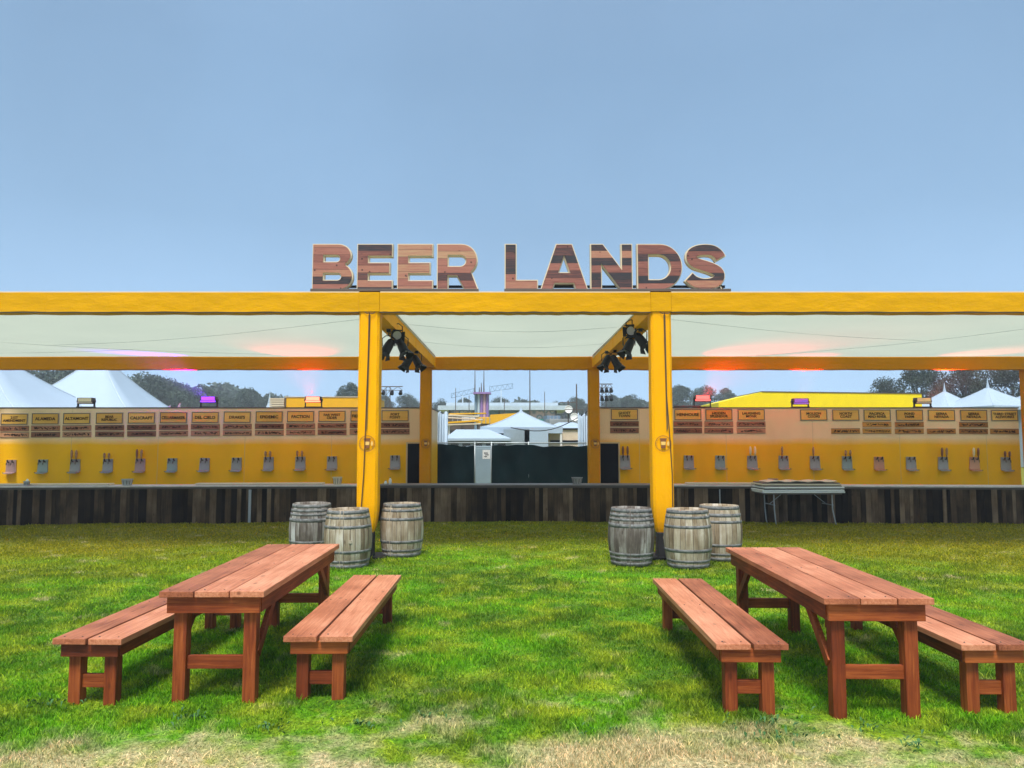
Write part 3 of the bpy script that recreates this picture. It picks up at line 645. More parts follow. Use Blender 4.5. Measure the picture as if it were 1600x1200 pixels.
LET = {
 'B': (.90, [[(0,0),(0,1)]+arc(.57,.765,.29,.235,90,-55)+arc(.6,.28,.30,.28,58,-90),
             [(.23,.6),(.23,.77)]+arc(.53,.685,.1,.085,90,-90), [(.23,.19),(.23,.37)]+arc(.56,.28,.1,.09,90,-90)]),
 'E': (.78, [[(0,0),(0,1),(.78,1),(.78,.75),(.23,.75),(.23,.58),(.72,.58),(.72,.36),(.23,.36),(.23,.18),(.78,.18),(.78,0)]]),
 'R': (.90, [[(0,0),(0,1)]+arc(.53,.66,.35,.34,90,-52)+[(.90,0),(.62,0),(.44,.31),(.22,.31),(.22,0)], [(.22,.50),(.22,.77)]+arc(.5,.635,.15,.135,90,-90)]),
 'L': (.72, [[(0,0),(0,1),(.23,1),(.23,.19),(.72,.19),(.72,0)]]),
 'A': (1.03, [[(0,0),(.345,1),(.685,1),(1.03,0),(.79,0),(.74,.14),(.29,.14),(.24,0)], [(.375,.36),(.515,.77),(.655,.36)]]),
 'N': (.92, [[(0,0),(0,1),(.26,1),(.70,.42),(.70,1),(.92,1),(.92,0),(.67,0),(.22,.58),(.22,0)]]),
 'D': (1.0, [[(0,0),(0,1)]+arc(.5,.5,.5,.5,90,-90,20), [(.23,.2),(.23,.78)]+arc(.47,.49,.29,.29,90,-90,16)]),
 'S': (.90, s_outline())}
ZL = W(800,450,DF).z; HL = W(800,380,DF).z-ZL
def letter(ch, u0, u1, parent):
    wd, spl = LET[ch]
    cu = bpy.data.curves.new('letter', 'CURVE'); cu.dimensions = '2D'; cu.fill_mode = 'BOTH'; cu.extrude = .07
    x0, x1 = W(u0,415,DF+.08).x, W(u1,415,DF+.08).x; k = (x1-x0)/wd
    for sp_ in spl:
        q = cu.splines.new('POLY'); q.points.add(len(sp_)-1); q.use_cyclic_u = True
        for i, (x, y) in enumerate(sp_): q.points[i].co = (x*k, y*HL, 0, 1)
    ob = bpy.data.objects.new('t', cu); C.objects.link(ob); bpy.context.view_layer.update()
    me = bpy.data.meshes.new_from_object(ob.evaluated_get(bpy.context.evaluated_depsgraph_get())); bpy.data.objects.remove(ob)
    me.transform(Matrix.Rotation(R(90), 4, 'X')); me.update()
    me.materials.clear(); me.materials.append(M['signwood']); me.materials.append(M['cream'])
    for p in me.polygons: p.material_index = 0 if abs(p.normal.y) > .5 else 1; p.use_smooth = False
    o = bpy.data.objects.new('letter', me); C.objects.link(o); o.parent = parent; o.location = (x0, .0, .0)
    cu.extrude = .045; cu.offset = .017
    ob = bpy.data.objects.new('t', cu); C.objects.link(ob); bpy.context.view_layer.update()
    me = bpy.data.meshes.new_from_object(ob.evaluated_get(bpy.context.evaluated_depsgraph_get())); bpy.data.objects.remove(ob)
    me.transform(Matrix.Rotation(R(90), 4, 'X')); me.materials.clear(); me.materials.append(M['cream'])
    for p in me.polygons: p.material_index = 0; p.use_smooth = False
    e = bpy.data.objects.new('letter_edge', me); C.objects.link(e); e.parent = o; e.location = (0, .0, .0)
    return o
for word, us, b0, b1, lab in (('BEER', ((489,550),(559,612),(622,675),(684,746)), 486, 748, 'wooden plank sign reading BEER standing on the front beam'),
                         ('LANDS', ((790,839),(846,917),(924,987),(997,1065),(1072,1133)), 788, 1141, 'wooden plank sign reading LANDS standing on the front beam')):
    t = empty('letter_sign', (0, DF+.15, ZL), label=lab, cat='sign', group='plank letter words on the beam')
    for ch, (a, b_) in zip(word, us): letter(ch, a, b_, t)
    xa, xb = W(b0,452,DF+.08).x, W(b1,452,DF+.08).x
    MB().box((xa, -.12, -.045), (xb, .12, -.003)).build('base_board', 'trim', t, bevel=.004)
    m = MB()
    for i in range(5):
        x = xa+.1+(xb-xa-.2)*i/4; m.box((x-.04, -.09, ZT+.022-ZL), (x+.04, .09, -.047))
    m.build('foot_block', 'brownline', t)
    MB().box((xa+.04, .075, .05), (xb-.04, .105, .09)).build('back_rail', 'black', t)
# ================================================================ STAGE LIGHTS UNDER THE SIDE BEAMS
M['lens'] = mk('lamp_lens', (.55,.56,.72), .15, 0, .1)
def stage_light(loc, aim, hang, label):
    t = empty('stage_light', loc, label=label, cat='stage light', group='black stage lamps under the side beams')
    d_ = Vector(aim).normalized(); rot = d_.to_track_quat('Y', 'Z').to_matrix().to_4x4()
    def fix(o): o.matrix_local = rot; return o
    fix(MB().lathe([(.001,-.14),(.05,-.14),(.07,-.11),(.082,-.02),(.088,.10),(.095,.13),(.095,.15),(.085,.15),(.08,.10)], n=20).build('housing', 'black', t, smooth=True))
    for o in [x for x in C.objects if x.parent == t]:
        o.matrix_local = rot @ Matrix.Rotation(R(-90), 4, 'X')
    o = MB().lathe([(0,.0),(.05,.006),(.08,0)], n=20).build('lens', 'lens', t, smooth=True); o.matrix_local = rot @ Matrix.Translation((0,.115,0)) @ Matrix.Rotation(R(-90), 4, 'X')
    for k in range(4):
        m = MB(); m.add([(-.07,.15,.085), (.07,.15,.085), (.095,.235,.125), (-.095,.235,.125)], [(0,1,2,3)])
        o = m.build('barn_door', 'black', t); o.matrix_local = rot @ Matrix.Rotation(R(90*k), 4, 'Y')
        so_ = o.modifiers.new('thick', 'SOLIDIFY'); so_.thickness = .004
    MB().tube([(-.11,0,0),(-.115,0,.14),(-.05,0,.19),(.05,0,.19),(.115,0,.14),(.11,0,0)], .009, 6).build('yoke', 'black', t)
    MB().tube([(0,0,.19),(0,0,hang-.03)], .011, 6).build('hanger', 'black', t)
    MB().box((-.035,-.03,hang-.06), (.035,.03,hang-.002)).build('clamp', 'black', t)
    return t
def sl_at(u, v, D, aim, label, k=1):
    p = W(u, v, D); return stage_light(p, aim, ZB-p.z, label)
sl_at(619, 522, 13.7, (.3,-1,-.35), 'upper black lamp with round lens facing the camera, left side beam')
sl_at(607, 541, 13.55, (-.5,-.35,-1), 'black lamp with barn doors tilted outwards in the near left cluster')
sl_at(628, 541, 14.0, (.5,-.3,-1), 'black lamp with barn doors tilted inwards in the near left cluster')
sl_at(638, 564, 16.7, (-.55,-.3,-1), 'black lamp tilted outwards in the far left pair')
sl_at(651, 564, 16.9, (.55,-.3,-1), 'black lamp tilted inwards in the far left pair')
sl_at(988, 516, 13.7, (-.4,-1,-.25), 'upper black lamp with pale round lens, right side beam')
sl_at(1001, 531, 13.5, (.6,-.5,-1), 'black lamp with barn doors tilted outwards in the near right cluster')
sl_at(983, 540, 14.0, (-.5,-.3,-1), 'black lamp with barn doors tilted inwards in the near right cluster')
sl_at(948, 564, 16.9, (-.5,-.3,-1), 'black lamp tilted inwards in the far right pair')
sl_at(961, 564, 16.7, (.5,-.3,-1), 'black lamp tilted outwards in the far right pair')
# ================================================================ BAR COUNTERS
def counter(x0, y0, x1, y1, z, topmat, label, edge=True):
    """front runs from (x0,y0) to (x1,y1), boards below, slab on top"""
    a = math.atan2(y1-y0, x1-x0); ln = math.hypot(x1-x0, y1-y0)
    t = empty('bar_counter', (x0, y0, 0), a, label, 'counter', 'plank fronted bar counters')
    mb = MB(); x = 0
    while x < ln-.02:
        w_ = min(random.choice((.08,.09,.11,.13,.15)), ln-x); j = random.uniform(-.008,.008)
        mb.box((x+.002, .0+j, -.04), (x+w_-.003, .022+j, z-.07+random.uniform(-.006,.004))); x += w_
    mb.build('board_front', 'fence', t)
    MB().box((0, .04, -.04), (ln, .06, z-.08)).build('backing', 'door', t)
    MB().box((0, -.06, z-.032), (ln, .55, z)).build('top_slab', topmat, t, bevel=.006)
    MB().box((0, -.03, z-.075), (ln, .5, z-.035)).build('under_rail', 'trim', t)
    return t
zc = W(800,757,17.4).z
xa, xb = W(592,760,17.38).x, W(1022,760,17.38).x
counter(xa, 17.38, xb, 17.38, zc, 'deck', 'middle stretch of dark plank bar counter between the two barrel groups')
pl = W(-60, 762, 16.75); counter(pl.x-2, 16.6, xa-.02, 17.33, zc-.005, 'counter_white', 'left stretch of dark plank bar counter with pale top')
pr = W(1660, 762, 16.8); counter(xb+.02, 17.33, pr.x+2, 16.6, zc-.005, 'counter_white', 'right stretch of dark plank bar counter behind the folded tables')
def cy(u):  # counter front depth at photo column u
    x = (u-800)/F*17.2
    if x < xa: return 17.33-(xa-x)*(.73/(xa-pl.x+2))
    if x > xb: return 17.33-(x-xb)*(.73/(pr.x+2-xb))
    return 17.38
# pale battens on the board front
for u, lab in ((394, 'narrow whitish batten standing against the left counter boards'), (1122, 'thin grey batten against the right counter boards, behind the barrels')):
    y = cy(u)-.03; x = (u-800)/F*y
    o = MB().box((-.03 if u < 500 else -.012,-.012,-.02), (.03 if u < 500 else .012,.008,zc-.1)).build('batten', 'grey', bevel=.003); o.location = (x, y, 0)
    tag(o, lab, 'batten')
# white rolled mats lying on the counter
for (u0, u1, lab) in ((-40, 176, 'long pale mat on the counter at the far left'), (312, 398, 'pale mat on the left counter, shorter one'), (400, 508, 'pale mat on the left counter beside the steel bucket'), (1070, 1200, 'pale mat on the right counter running up to the folded tables')):
    um = (u0+u1)/2; y = cy(um)+.3; xs = [(q-800)/F*y for q in (u0, u1)]
    o = MB().box((xs[0]-(xs[0]+xs[1])/2, -.12, .0), (xs[1]-(xs[0]+xs[1])/2, .12, .035)).build('bar_mat', 'cream', bevel=.01)
    o.location = ((xs[0]+xs[1])/2, y, zc); o.rotation_euler = (0, 0, math.atan2(-.73, 10)*(1 if um > 800 else -1)); tag(o, lab, 'mat', 'pale mats on the counters')
# buckets
def bucket(u, r0, r1, h, mat, label, fill=None):
    y = cy(u)+.12; t = empty('bucket', ((u-800)/F*y, y, zc+.001), label=label, cat='bucket', group='small buckets standing on the counters')
    MB().lathe([(0,.002),(r0,0),(r1,h),(r1+.008,h),(r1+.008,h-.012),(r1-.004,h-.012),(r0-.004,.01),(0,.01)], n=20).build('pail', mat, t, smooth=False)
    m = MB()
    for k in range(10):
        a = 2*math.pi*k/10; rr = (r0+r1)/2+.001; m.bar((math.cos(a)*(r0+.003), math.sin(a)*(r0+.003), .02), (math.cos(a)*(r1+.001), math.sin(a)*(r1+.001), h-.03), .012, .003)
    m.build('dark_stripe', 'trim', t)
    if fill:
        m = MB(); m.tube([(0,0,.04),(.005,.0,h*.8),(.01,0,h+.05)], [r0*.7, r0*.8, r0*.2], 8); m.tube([(.03,-.01,.04),(.03,-.01,h+.04)], .016, 6); m.build('contents', fill, t, smooth=True)
    return t
bucket(47, .05, .06, .10, 'grey', 'small pail with white bottle in it at the left end of the counter', 'white')
bucket(203, .095, .12, .14, 'grey', 'open grey bucket on the left counter, alone between the mats')
bucket(529, .085, .105, .17, 'cream', 'striped bucket on the left counter beside the yellow post')
bucket(901, .09, .125, .155, 'steel', 'flared pale bucket on the middle counter near its right rear post')
bucket(1205, .085, .11, .14, 'copper', 'reddish rimmed bucket on the counter above the folded tables')
for u, h, lab in ((604, .09, 'small squat white jar on the counter right of the left post'), (611, .16, 'taller white bottle on the counter right of the left post')):
    y = cy(u)+.1; t = empty('bottle', ((u-800)/F*y, y, zc+.001), label=lab, cat='bottle')
    MB().lathe([(0,0),(.032,0),(.034,h*.6),(.016,h*.78),(.015,h*.9),(0,h*.9)], n=14).build('body', 'white', t, smooth=True)
    MB().lathe([(0,h*.91),(.018,h*.91),(.018,h),(0,h)], n=12).build('cap', 'trim', t)
# folded tables
FD = 16.45
def folding_top(L_, W_, z, parent=None, mat='white'):
    m = MB(); m.box((-L_/2, 0, z-.035), (L_/2, W_, z)); return m
zt = W(1250, 768, FD).z
ft = empty('folding_table', (W(1258,812,FD).x, FD, 0), R(2), 'white folding table with bent grey legs carrying a stack of folded ones', 'folding table')
LT = 1.80
folding_top(LT, .72, zt).build('table_top', 'white', ft, bevel=.008)
MB().box((-LT/2+.05,.05,zt-.07),(LT/2-.05,.67,zt-.037)).build('under_frame', 'trim', ft)
for s_ in (-1, 1):
    for yy in (.08, .64):
        m = MB(); x = s_*(LT/2-.26)
        m.tube([(x, yy, zt-.07), (x+.005, yy, zt-.38), (x+.06 if s_>0 else x+.03, yy, .05), (x+(.085 if s_>0 else .05), yy, -.02)], .014, 8); m.build('leg', 'grey', ft, smooth=True)
    MB().tube([(s_*(LT/2-.26)+.02, .08, zt-.3), (s_*(LT/2-.26)+.02, .64, zt-.3)], .011, 6).build('crossbar', 'grey', ft)
    MB().bar((s_*(LT/2-.26), .36, zt-.3), (s_*(LT/2-.55), .36, zt-.07), .012).build('strut', 'grey', ft)
for k, (dx, dy, rz, lab, mat) in enumerate(((-.02,.0,1.2,'folded white tabletop, lowest of those lying on the folding table','white'),
        (.01,-.01,2.6,'folded white tabletop in the middle of the stack','white'),
        (-.03,.03,1.0,'folded cream tabletop lying highest but one on the stack','cream'))):
    z = zt+.004+k*.062
    t = empty('folded_tabletop', (ft.location.x+dx, FD+dy, z), R(rz), lab, 'folded table', 'folded tables stacked on the folding table')
    MB().box((-LT/2+.01*k, 0, .0), (LT/2-.02*k, .72, .034)).build('panel', mat, t, bevel=.008)
    MB().box((-LT/2+.06, .04, .0345), (LT/2-.06, .68, .056)).build('folded_frame', 'trim', t)
m = MB(); vs = []
for i in range(13):
    for j in range(2):
        x = -.75+i*.125; vs.append((x, .02+.6*j, .012+.028*math.sin(i*.9)**2)); vs.append((x, .02+.6*j, .024+.028*math.sin(i*.9)**2))
m.add(vs, [f for i in range(12) for f in ((4*i, 4*i+4, 4*i+5, 4*i+1), (4*i+1, 4*i+5, 4*i+7, 4*i+3), (4*i+3, 4*i+7, 4*i+6, 4*i+2), (4*i+2, 4*i+6, 4*i+4, 4*i))]+[(0,1,3,2),(48,50,51,49)])
o = m.build('warped_board', 'beige'); o.location = (ft.location.x-.02, FD+.02, zt+.18); tag(o, 'warped thin beige board lying on top of the folded tables', 'board')
# ================================================================ BAR TRAILERS
DT = 21.3
def trailer(u0, u1, door, label):
    x0, x1 = W(u0,660,DT).x, W(u1,660,DT).x; zt_ = W(800,638,DT).z
    t = empty('bar_trailer', ((x0+x1)/2, DT, 0), label=label, cat='trailer', group='yellow bar trailers with tap walls')
    cx = (x0+x1)/2; hw = (x1-x0)/2
    MB().box((-hw, 0, .30), (hw, 2.4, zt_)).build('body', 'trailer', t, bevel=.015)
    MB().box((-hw-.01, -.015, zt_+.001), (hw+.01, 2.42, zt_+.03)).build('roof_edge', 'trim', t)
    MB().box((-hw+.1, .2, .12), (hw-.1, 2.2, .298)).build('chassis', 'black', t)
    if hw > 5:
        for xx in (-.9, 0, .9):
            for yy in (.12, 2.1):
                MB().lathe([(0,-.12),(.2,-.12),(.36,-.1),(.36,.1),(.2,.12),(0,.12)], n=24).build('wheel', 'black', t, loc=(xx, yy+.1, .36-.02), rot=(R(90),0,0))
    a, b_ = (W(q,700,DT).x-cx for q in door); z1 = W(800,693,DT).z
    dr = MB().box((a, -.008, .35), (b_, .0, z1)).build('doorway', 'door', t)
    fr = MB(); fr.box((a-.04,-.02,.35),(a-.002,-.001,z1+.04)); fr.box((b_+.002,-.02,.35),(b_+.04,-.001,z1+.04)); fr.box((a-.001,-.019,z1+.002),(b_+.001,-.001,z1+.039)); fr.build('door_frame', 'tan', dr)
    # sheet joints
    m = MB(); k = -hw+1.22
    while k < hw-.3:
        if not (a-.1 < k < b_+.1): m.box((k-.004, -.003, .32), (k+.004, -.0005, zt_-.02))
        k += 2.44
    m.build('sheet_joint', 'tan', t)
    return t
trailer(-90, 671, (637, 656), 'yellow bar trailer behind the left counter with thirteen name boards')
trailer(931, 1592, (938, 966), 'yellow bar trailer behind the right counter with eleven name boards')
def name_board(u, v, lines, label):
    p = W(u, v, DT); wd, ht = 42.5/F*DT*.98, 17/F*DT
    t = empty('name_board', (p.x, DT-.022, p.z), label=label, cat='name board', group='tan name boards along the trailers')
    t.rotation_euler = (0, random.uniform(-.006,.006), 0)
    MB().box((-wd/2, 0, -ht/2), (wd/2, .016, ht/2)).build('panel', 'goldboard', t)
    m = MB(); e = .02
    m.box((-wd/2, -.006, -ht/2), (wd/2, -.0005, -ht/2+e)); m.box((-wd/2, -.006, ht/2-e), (wd/2, -.0005, ht/2))
    m.box((-wd/2, -.0055, -ht/2+e+.0005), (-wd/2+e, -.0005, ht/2-e-.0005)); m.box((wd/2-e, -.0055, -ht/2+e+.0005), (wd/2, -.0005, ht/2-e-.0005))
    m.build('border', 'trim', t)
    m = MB(); c = .011
    m.box((-wd/2-c, .004, -ht/2-c), (wd/2+c, .0155, -ht/2-.0005)); m.box((-wd/2-c, .004, ht/2+.0005), (wd/2+c, .0155, ht/2+c)); m.box((-wd/2-c, .004, -ht/2), (-wd/2-.0005, .0155, ht/2)); m.box((wd/2+.0005, .004, -ht/2), (wd/2+c, .0155, ht/2))
    m.build('edging', 'cream', t)
    me = text_mesh(lines, .082 if len(lines) > 1 else .092, wd-.09, bold=.028)
    me.materials.append(M['ink']); o = bpy.data.objects.new('lettering', me); C.objects.link(o); o.parent = t; o.location = (0, -.004, 0)
def scribble(m, w_, h_, y, gapprob=.16):
    """illegible hand painted words"""
    x = -w_/2
    while x < w_/2:
        if random.random() < gapprob: x += .03
        p0 = (x, y, random.uniform(-h_/2, h_/2)); p1 = (x+random.uniform(.006,.022), y, random.uniform(-h_/2, h_/2))
        m.bar(p0, p1, .006, .02, up=(1,0,0) if abs(p0[0]-p1[0]) < .01 else (0,0,1)); 
        if random.random() < .5: m.bar(p1, (p1[0]+.014, y, p1[2]*.3), .006, .016)
        x += random.uniform(.014, .026)
def menu_board(u, v, label, mat='brownboard'):
    p = W(u, v, DT); wd, ht = 46/F*DT*.97, 8.4/F*DT
    t = empty('menu_board', (p.x, DT-.02, p.z), label=label, cat='menu board', group='narrow brown menu boards under the name boards')
    t.rotation_euler = (0, random.uniform(-.008,.008), 0)
    MB().box((-wd/2, 0, -ht/2), (wd/2, .014, ht/2)).build('panel', mat, t)
    m = MB(); e = .012
    m.box((-wd/2, -.003, -ht/2), (wd/2, -.0005, -ht/2+e)); m.box((-wd/2, -.003, ht/2-e), (wd/2, -.0005, ht/2)); m.build('border', 'trim', t)
    m = MB(); scribble(m, wd*random.uniform(.72,.86), ht*.5, -.004); m.build('lettering', 'ink', t)
LN = [(23,'21ST|AMENDMENT'),(71.5,'ALAMEDA'),(120.5,'ALTAMONT'),(171.5,'BEAR|REPUBLIC'),(221.5,'CALICRAFT'),(271.5,'CELLARMAKER'),(321,'DEL CIELO'),(371,"DRAKE'S"),(421,'EPIDEMIC'),(470,'FACTION'),(519,'FAR WEST|CIDER'),(569,'FIELDWORK'),(617.5,'FORT|POINT')]
for i, (u, tx) in enumerate(LN):
    l_ = tx.split('|'); ob = 5.5*(1-u/640)
    nm = f"tan name board {ORD[i]} from the left on the left trailer, {'two lines' if len(l_)>1 else 'one line'} of lettering"
    name_board(u, 649.5+ob, l_, nm)
    for r_, v in ((0, 664.3), (1, 674.3)):
        menu_board(u, v+ob, f"{'upper' if r_==0 else 'lower'} brown menu board under the left trailer's {ORD[i]} name board from the left")
RN = [(975.6,'GHOST|TOWN',(1,1)),(1074.5,'HENHOUSE',(1,1)),(1123,'HIDDEN|SPLENDOR',(1,1)),(1173.5,'LAUGHING|MONK',(1,1)),(1271,'MOLSON|COORS',(0,0)),(1321,'NORTH|COAST',(0,1)),(1370,'PACIFICA|MAD RIVER',(1,1)),(1420.5,'POND|FARM',(1,1)),(1470.5,'SIERRA|NEVADA',(0,1)),(1520.8,'SIERRA|NEVADA',(1,1)),(1569,'THIRD STREET|ALEWORKS',(0,1))]
M['ochreboard'] = wood('ochre_menu_board', [(.3, (.27,.11,.02)), (.5, (.46,.21,.04)), (.7, (.60,.30,.06))], 'x', rough=.7, isl=.5, knots=False)
for i, (u, tx, rows) in enumerate(RN):
    l_ = tx.split('|'); ob = 1.6*(u-975)/600
    name_board(u, 647.6+ob, l_, f"tan name board {ORD[i]} from the left on the right trailer, {'two lines' if len(l_)>1 else 'one line'} of lettering")
    for r_, v in ((0, 662.3), (1, 672.6)):
        if rows[r_]: menu_board(u, v+ob, f"{'upper' if r_==0 else 'lower'} brown menu board under the right trailer's {ORD[i]} name board from the left", 'brownboard' if u < 1250 else 'ochreboard')
# tap plates: (u, v centre, plate material, handles: None/'short'/'tall', handle materials)
def tap(u, v, mat, handles, label, lip):
    p = W(u, v, DT); t = empty('tap_plate', (p.x, DT-.03, p.z), label=label, cat='tap plate', group='steel twin tap plates on the trailers')
    w_, h_ = .145, .17
    t.rotation_euler = (0, random.uniform(-.02,.02), 0)
    MB().prism([(-w_,-h_),(w_,-h_),(w_*.92,h_),(-w_*.92,h_)], .0, .028).build('plate', mat, t, bevel=.004)
    # drip tray bent out of the lower edge
    m = MB(); m.add([(-w_*1.0,.0,-h_),(w_*1.0,.0,-h_),(w_*.86,-.13,-h_-.03),(-w_*.86,-.13,-h_-.03),(-w_*1.0,.0,-h_-.02),(w_*1.0,.0,-h_-.02),(w_*.86,-.13,-h_-.05),(-w_*.86,-.13,-h_-.05)], [(0,1,2,3),(4,7,6,5),(3,2,6,7),(0,3,7,4),(1,5,6,2)])
    m.build('drip_tray', mat, t)
    m = MB(); m.tube([(lip*w_*.8,-.04,-h_-.04),(lip*w_*1.35,-.05,-h_-.02)], .012, 6); m.build('drain_spout', 'trim', t)
    for k, s_ in enumerate((-1, 1)):
        x = s_*.065
        f = MB().tube([(x, .0, h_*.62), (x, -.075, h_*.62), (x, -.10, h_*.45), (x, -.105, h_*.15)], [.02,.017,.015,.011], 8).build('faucet', 'trim', t, smooth=True)
        MB().tube([(x, -.055, h_*.62), (x, -.065, h_*.98)], .02, 8).build('collar', 'black', f, smooth=True)
        hd = handles[k] if handles else None
        if hd:
            kind, hm = hd
            hh = {'tall':.26, 'short':.17}[kind]; z0 = h_*1.0
            MB().tube([(x, -.065, z0), (x, -.07, z0+hh*.3), (x, -.075, z0+hh*.75), (x, -.078, z0+hh)], [.012,.03,.034,.016], 8).build('tap_handle', hm, t, smooth=True)
    return t
M['wood_h'] = mk('brown_tap_handle', (.22,.08,.04), .5); M['pale_h'] = mk('pale_tap_handle', (.82,.72,.45), .5); M['speck'] = mk('speckled_tap_handle', (.4,.2,.09), .5, 0, .9, 40)
T_, P_, W_, K_ = ('tall','speck'), ('tall','pale_h'), ('tall','wood_h'), ('short','speck')
TAPS = [(18,728,'steel_pink',None),(67.5,727.5,'steel_teal',None),(118,727,'steel',(T_,T_)),(169,726.5,'steel',(K_,K_)),(219.5,726,'steel_pink',(W_,T_)),(269.5,725.5,'steel_teal',None),(320,725,'steel',None),(370,724.5,'steel',None),(420,723.5,'steel',(K_,K_)),(469.5,723,'steel',(K_,K_)),(519,722.5,'steel',None),(617.5,721,'steel',None)]
HN = {None: 'no handles'}
for i, (u, v, mt, hs) in enumerate(TAPS):
    cl = {'steel':'grey','steel_pink':'pinkish','steel_teal':'greenish grey'}[mt]
    tap(u, v, mt, hs, f"{cl} tap plate {'with two handles' if hs else 'without handles'}, {ORD[i]} from the left on the left trailer", -1)
TR = [(976.5,721,'steel',(W_,W_)),(1076,721,'steel',None),(1125,721.2,'steel_teal',None),(1175,721.4,'steel',(P_,P_)),(1224,721.6,'steel',(T_,None)),(1273,722,'steel',(T_,None)),(1323,722.3,'steel_teal',(K_,K_)),(1373,723,'copper',None),(1423,723.2,'steel',None),(1473,723.4,'steel',(W_,T_)),(1522,723.6,'copper',(P_,W_)),(1571,724,'steel',(('short','wood_h'),('short','wood_h')))]
for i, (u, v, mt, hs) in enumerate(TR):
    cl = {'steel':'grey','copper':'coppery','steel_teal':'greenish grey'}[mt]
    hn = 'without handles' if not hs else ('with one handle' if not hs[1] else 'with two handles')
    tap(u, v, mt, hs, f"{cl} tap plate {hn}, {ORD[i]} from the left on the right trailer", 1)
# ================================================================ FLOODLIGHTS ON THE TRAILER ROOFS
def flood(u, v, col, estr, label, spot=None):
    p = W(u, v, DT+.25); zr = W(800,638,DT).z+.032
    t = empty('floodlight', (p.x, DT+.25, zr), label=label, cat='floodlight', group='floodlights on the trailer roofs')
    w_, h_ = .225, p.z-zr
    body = MB().box((-w_,-.09,h_-.075), (w_,.09,h_+.10)).build('housing', 'trim', t, bevel=.02)
    em = mk('flood_lens', tuple(max(.25, c) for c in col), .3, emit=col if estr else None, estr=estr)
    MB().box((-w_*.84,-.10,h_-.015), (w_*.84,-.091,h_+.085)).build('lens', em, t, bevel=.003)
    MB().box((-w_*.95,-.10,h_-.066), (w_*.95,-.0905,h_-.026)).build('lower_panel', em if estr else 'cream', t)
    for s_ in (-1, 1):
        MB().box((s_*(w_+.008)-.008,-.04,.03), (s_*(w_+.008)+.008,.04,h_+.03)).build('bracket', 'black', t)
        MB().lathe([(0,0),(.035,0),(.035,.02),(0,.02)], n=12).build('knob', 'trim', t, loc=(s_*(w_+.016), 0, h_), rot=(0,s_*R(90),0))
    MB().box((-w_-.02,-.07,0), (w_+.02,.07,.028)).build('foot', 'black', t)
    if spot:
        for (aim, en, ang, sc) in spot:
            li = bpy.data.lights.new('flood_beam', 'SPOT'); li.energy = en; li.color = sc; li.spot_size = R(ang); li.spot_blend = 1; li.shadow_soft_size = .1
            o = bpy.data.objects.new('flood_beam', li); C.objects.link(o); o.parent = t; o.location = (0, -.13, h_+.02)
            o.rotation_euler = (-(Vector(aim)-Vector((p.x, DT+.12, zr+h_)))).to_track_quat('Z', 'Y').to_euler()
PUR, RED = (.33,.02,1), (1,.015,.01)
flood(135, 627, (1,.86,.55), 0, 'unlit cream floodlight on the left trailer roof in front of the white tent')
flood(327, 625, (.22,.0,1), 1.6, 'purple glowing floodlight on the left trailer roof', [((W(262,560,DR).x, 20.1, ZR1), 14000, 46, (.20,.0,1)), ((W(321,650,DT).x, 20.4, 2.3), 4, 120, (.8,.1,.8))])
flood(490, 625, (1,.26,.14), 1.5, 'warm red glowing floodlight on the left trailer roof before the yellow box', [((W(490,545,DR).x, 19.4, ZR1), 6500, 52, RED), ((W(470,650,DT).x, 20.4, 2.3), 4, 120, (1,.2,.1))])
flood(1097, 623, (1,.08,.07), 1.6, 'bright red glowing floodlight on the right trailer roof', [((W(1140,545,DR).x, 19.4, ZR1), 9000, 56, RED)])
flood(1250, 628, (.10,.0,.45), .6, 'dark purple floodlight on the right trailer roof before the yellow roof', [((W(1262,572,DR).x, 20.6, 3.9), 2500, 50, (1,.02,.03))])  # lens glows purple; the red spot is added for the spill on the rear beam
flood(1441, 627, (1,.86,.4), 0, 'unlit cream floodlight at the right end of the yellow roof', [((W(1500,552,DR).x, 19.6, ZR1), 2200, 60, (1,.10,.06))])  # the lamp is off; its red spot is added to tint the canopy
# small clutter on the trailer roof edge
for u, h_, lab in ((265,.07,'small white fitting on the left trailer roof, left one of two'), (280,.12,'small white fitting on the left trailer roof, right one of two')):
    x = W(u,637,DT+.1).x; o = MB().tube([(0,0,0),(0,0,h_*.4),(.03,0,h_)], [.05,.03,.015], 8).build('roof_fitting', 'white', smooth=True); o.location = (x, DT+.1, W(800,638,DT).z+.03); tag(o, lab, 'fitting')
o = MB().tube([(W(240,0,DT).x*0,0,0),(1.3,0,.01),(2.2,0,.0)], .02, 6).build('roof_cable', 'trim'); o.location = (W(1053,637,DT+.1).x, DT+.12, W(800,638,DT).z+.055); o.scale = (.35,1,1); tag(o, 'dark cable leading to the red floodlight on the right trailer roof', 'cable')
# ================================================================ FENCE AND GROUND BEHIND
DFN = 24.2
zf = W(800,692,DFN).z
fn = empty('site_fence', (0, DFN, 0), label='chain link site fence with sagging dark green windscreen behind the middle counter', cat='fence')
XF0, XF1 = W(610,700,DFN).x, W(1000,700,DFN).x
for u in (676, 742, 768, 826, 917):
    x = W(u,700,DFN).x; MB().tube([(x,0,0),(x,0,zf+.04)], .024, 8).build('post', 'galv', fn, smooth=True)
MB().tube([(XF0,0,zf),(XF1,0,zf)], .02, 8).build('top_rail', 'galv', fn, smooth=True)
MB().tube([(XF0,0,.12),(XF1,0,.12)], .02, 8).build('bottom_rail', 'galv', fn, smooth=True)
m = MB(); x = XF0
while x < XF1:
    for s_ in (1,-1):
        a, b_ = (x, .004*s_, .12), (x+s_*(zf-.14), .004*s_, zf)
        if XF0 < b_[0] < XF1: m.bar(a, b_, .005)
    x += .07
m.build('chain_link', 'galv', fn)
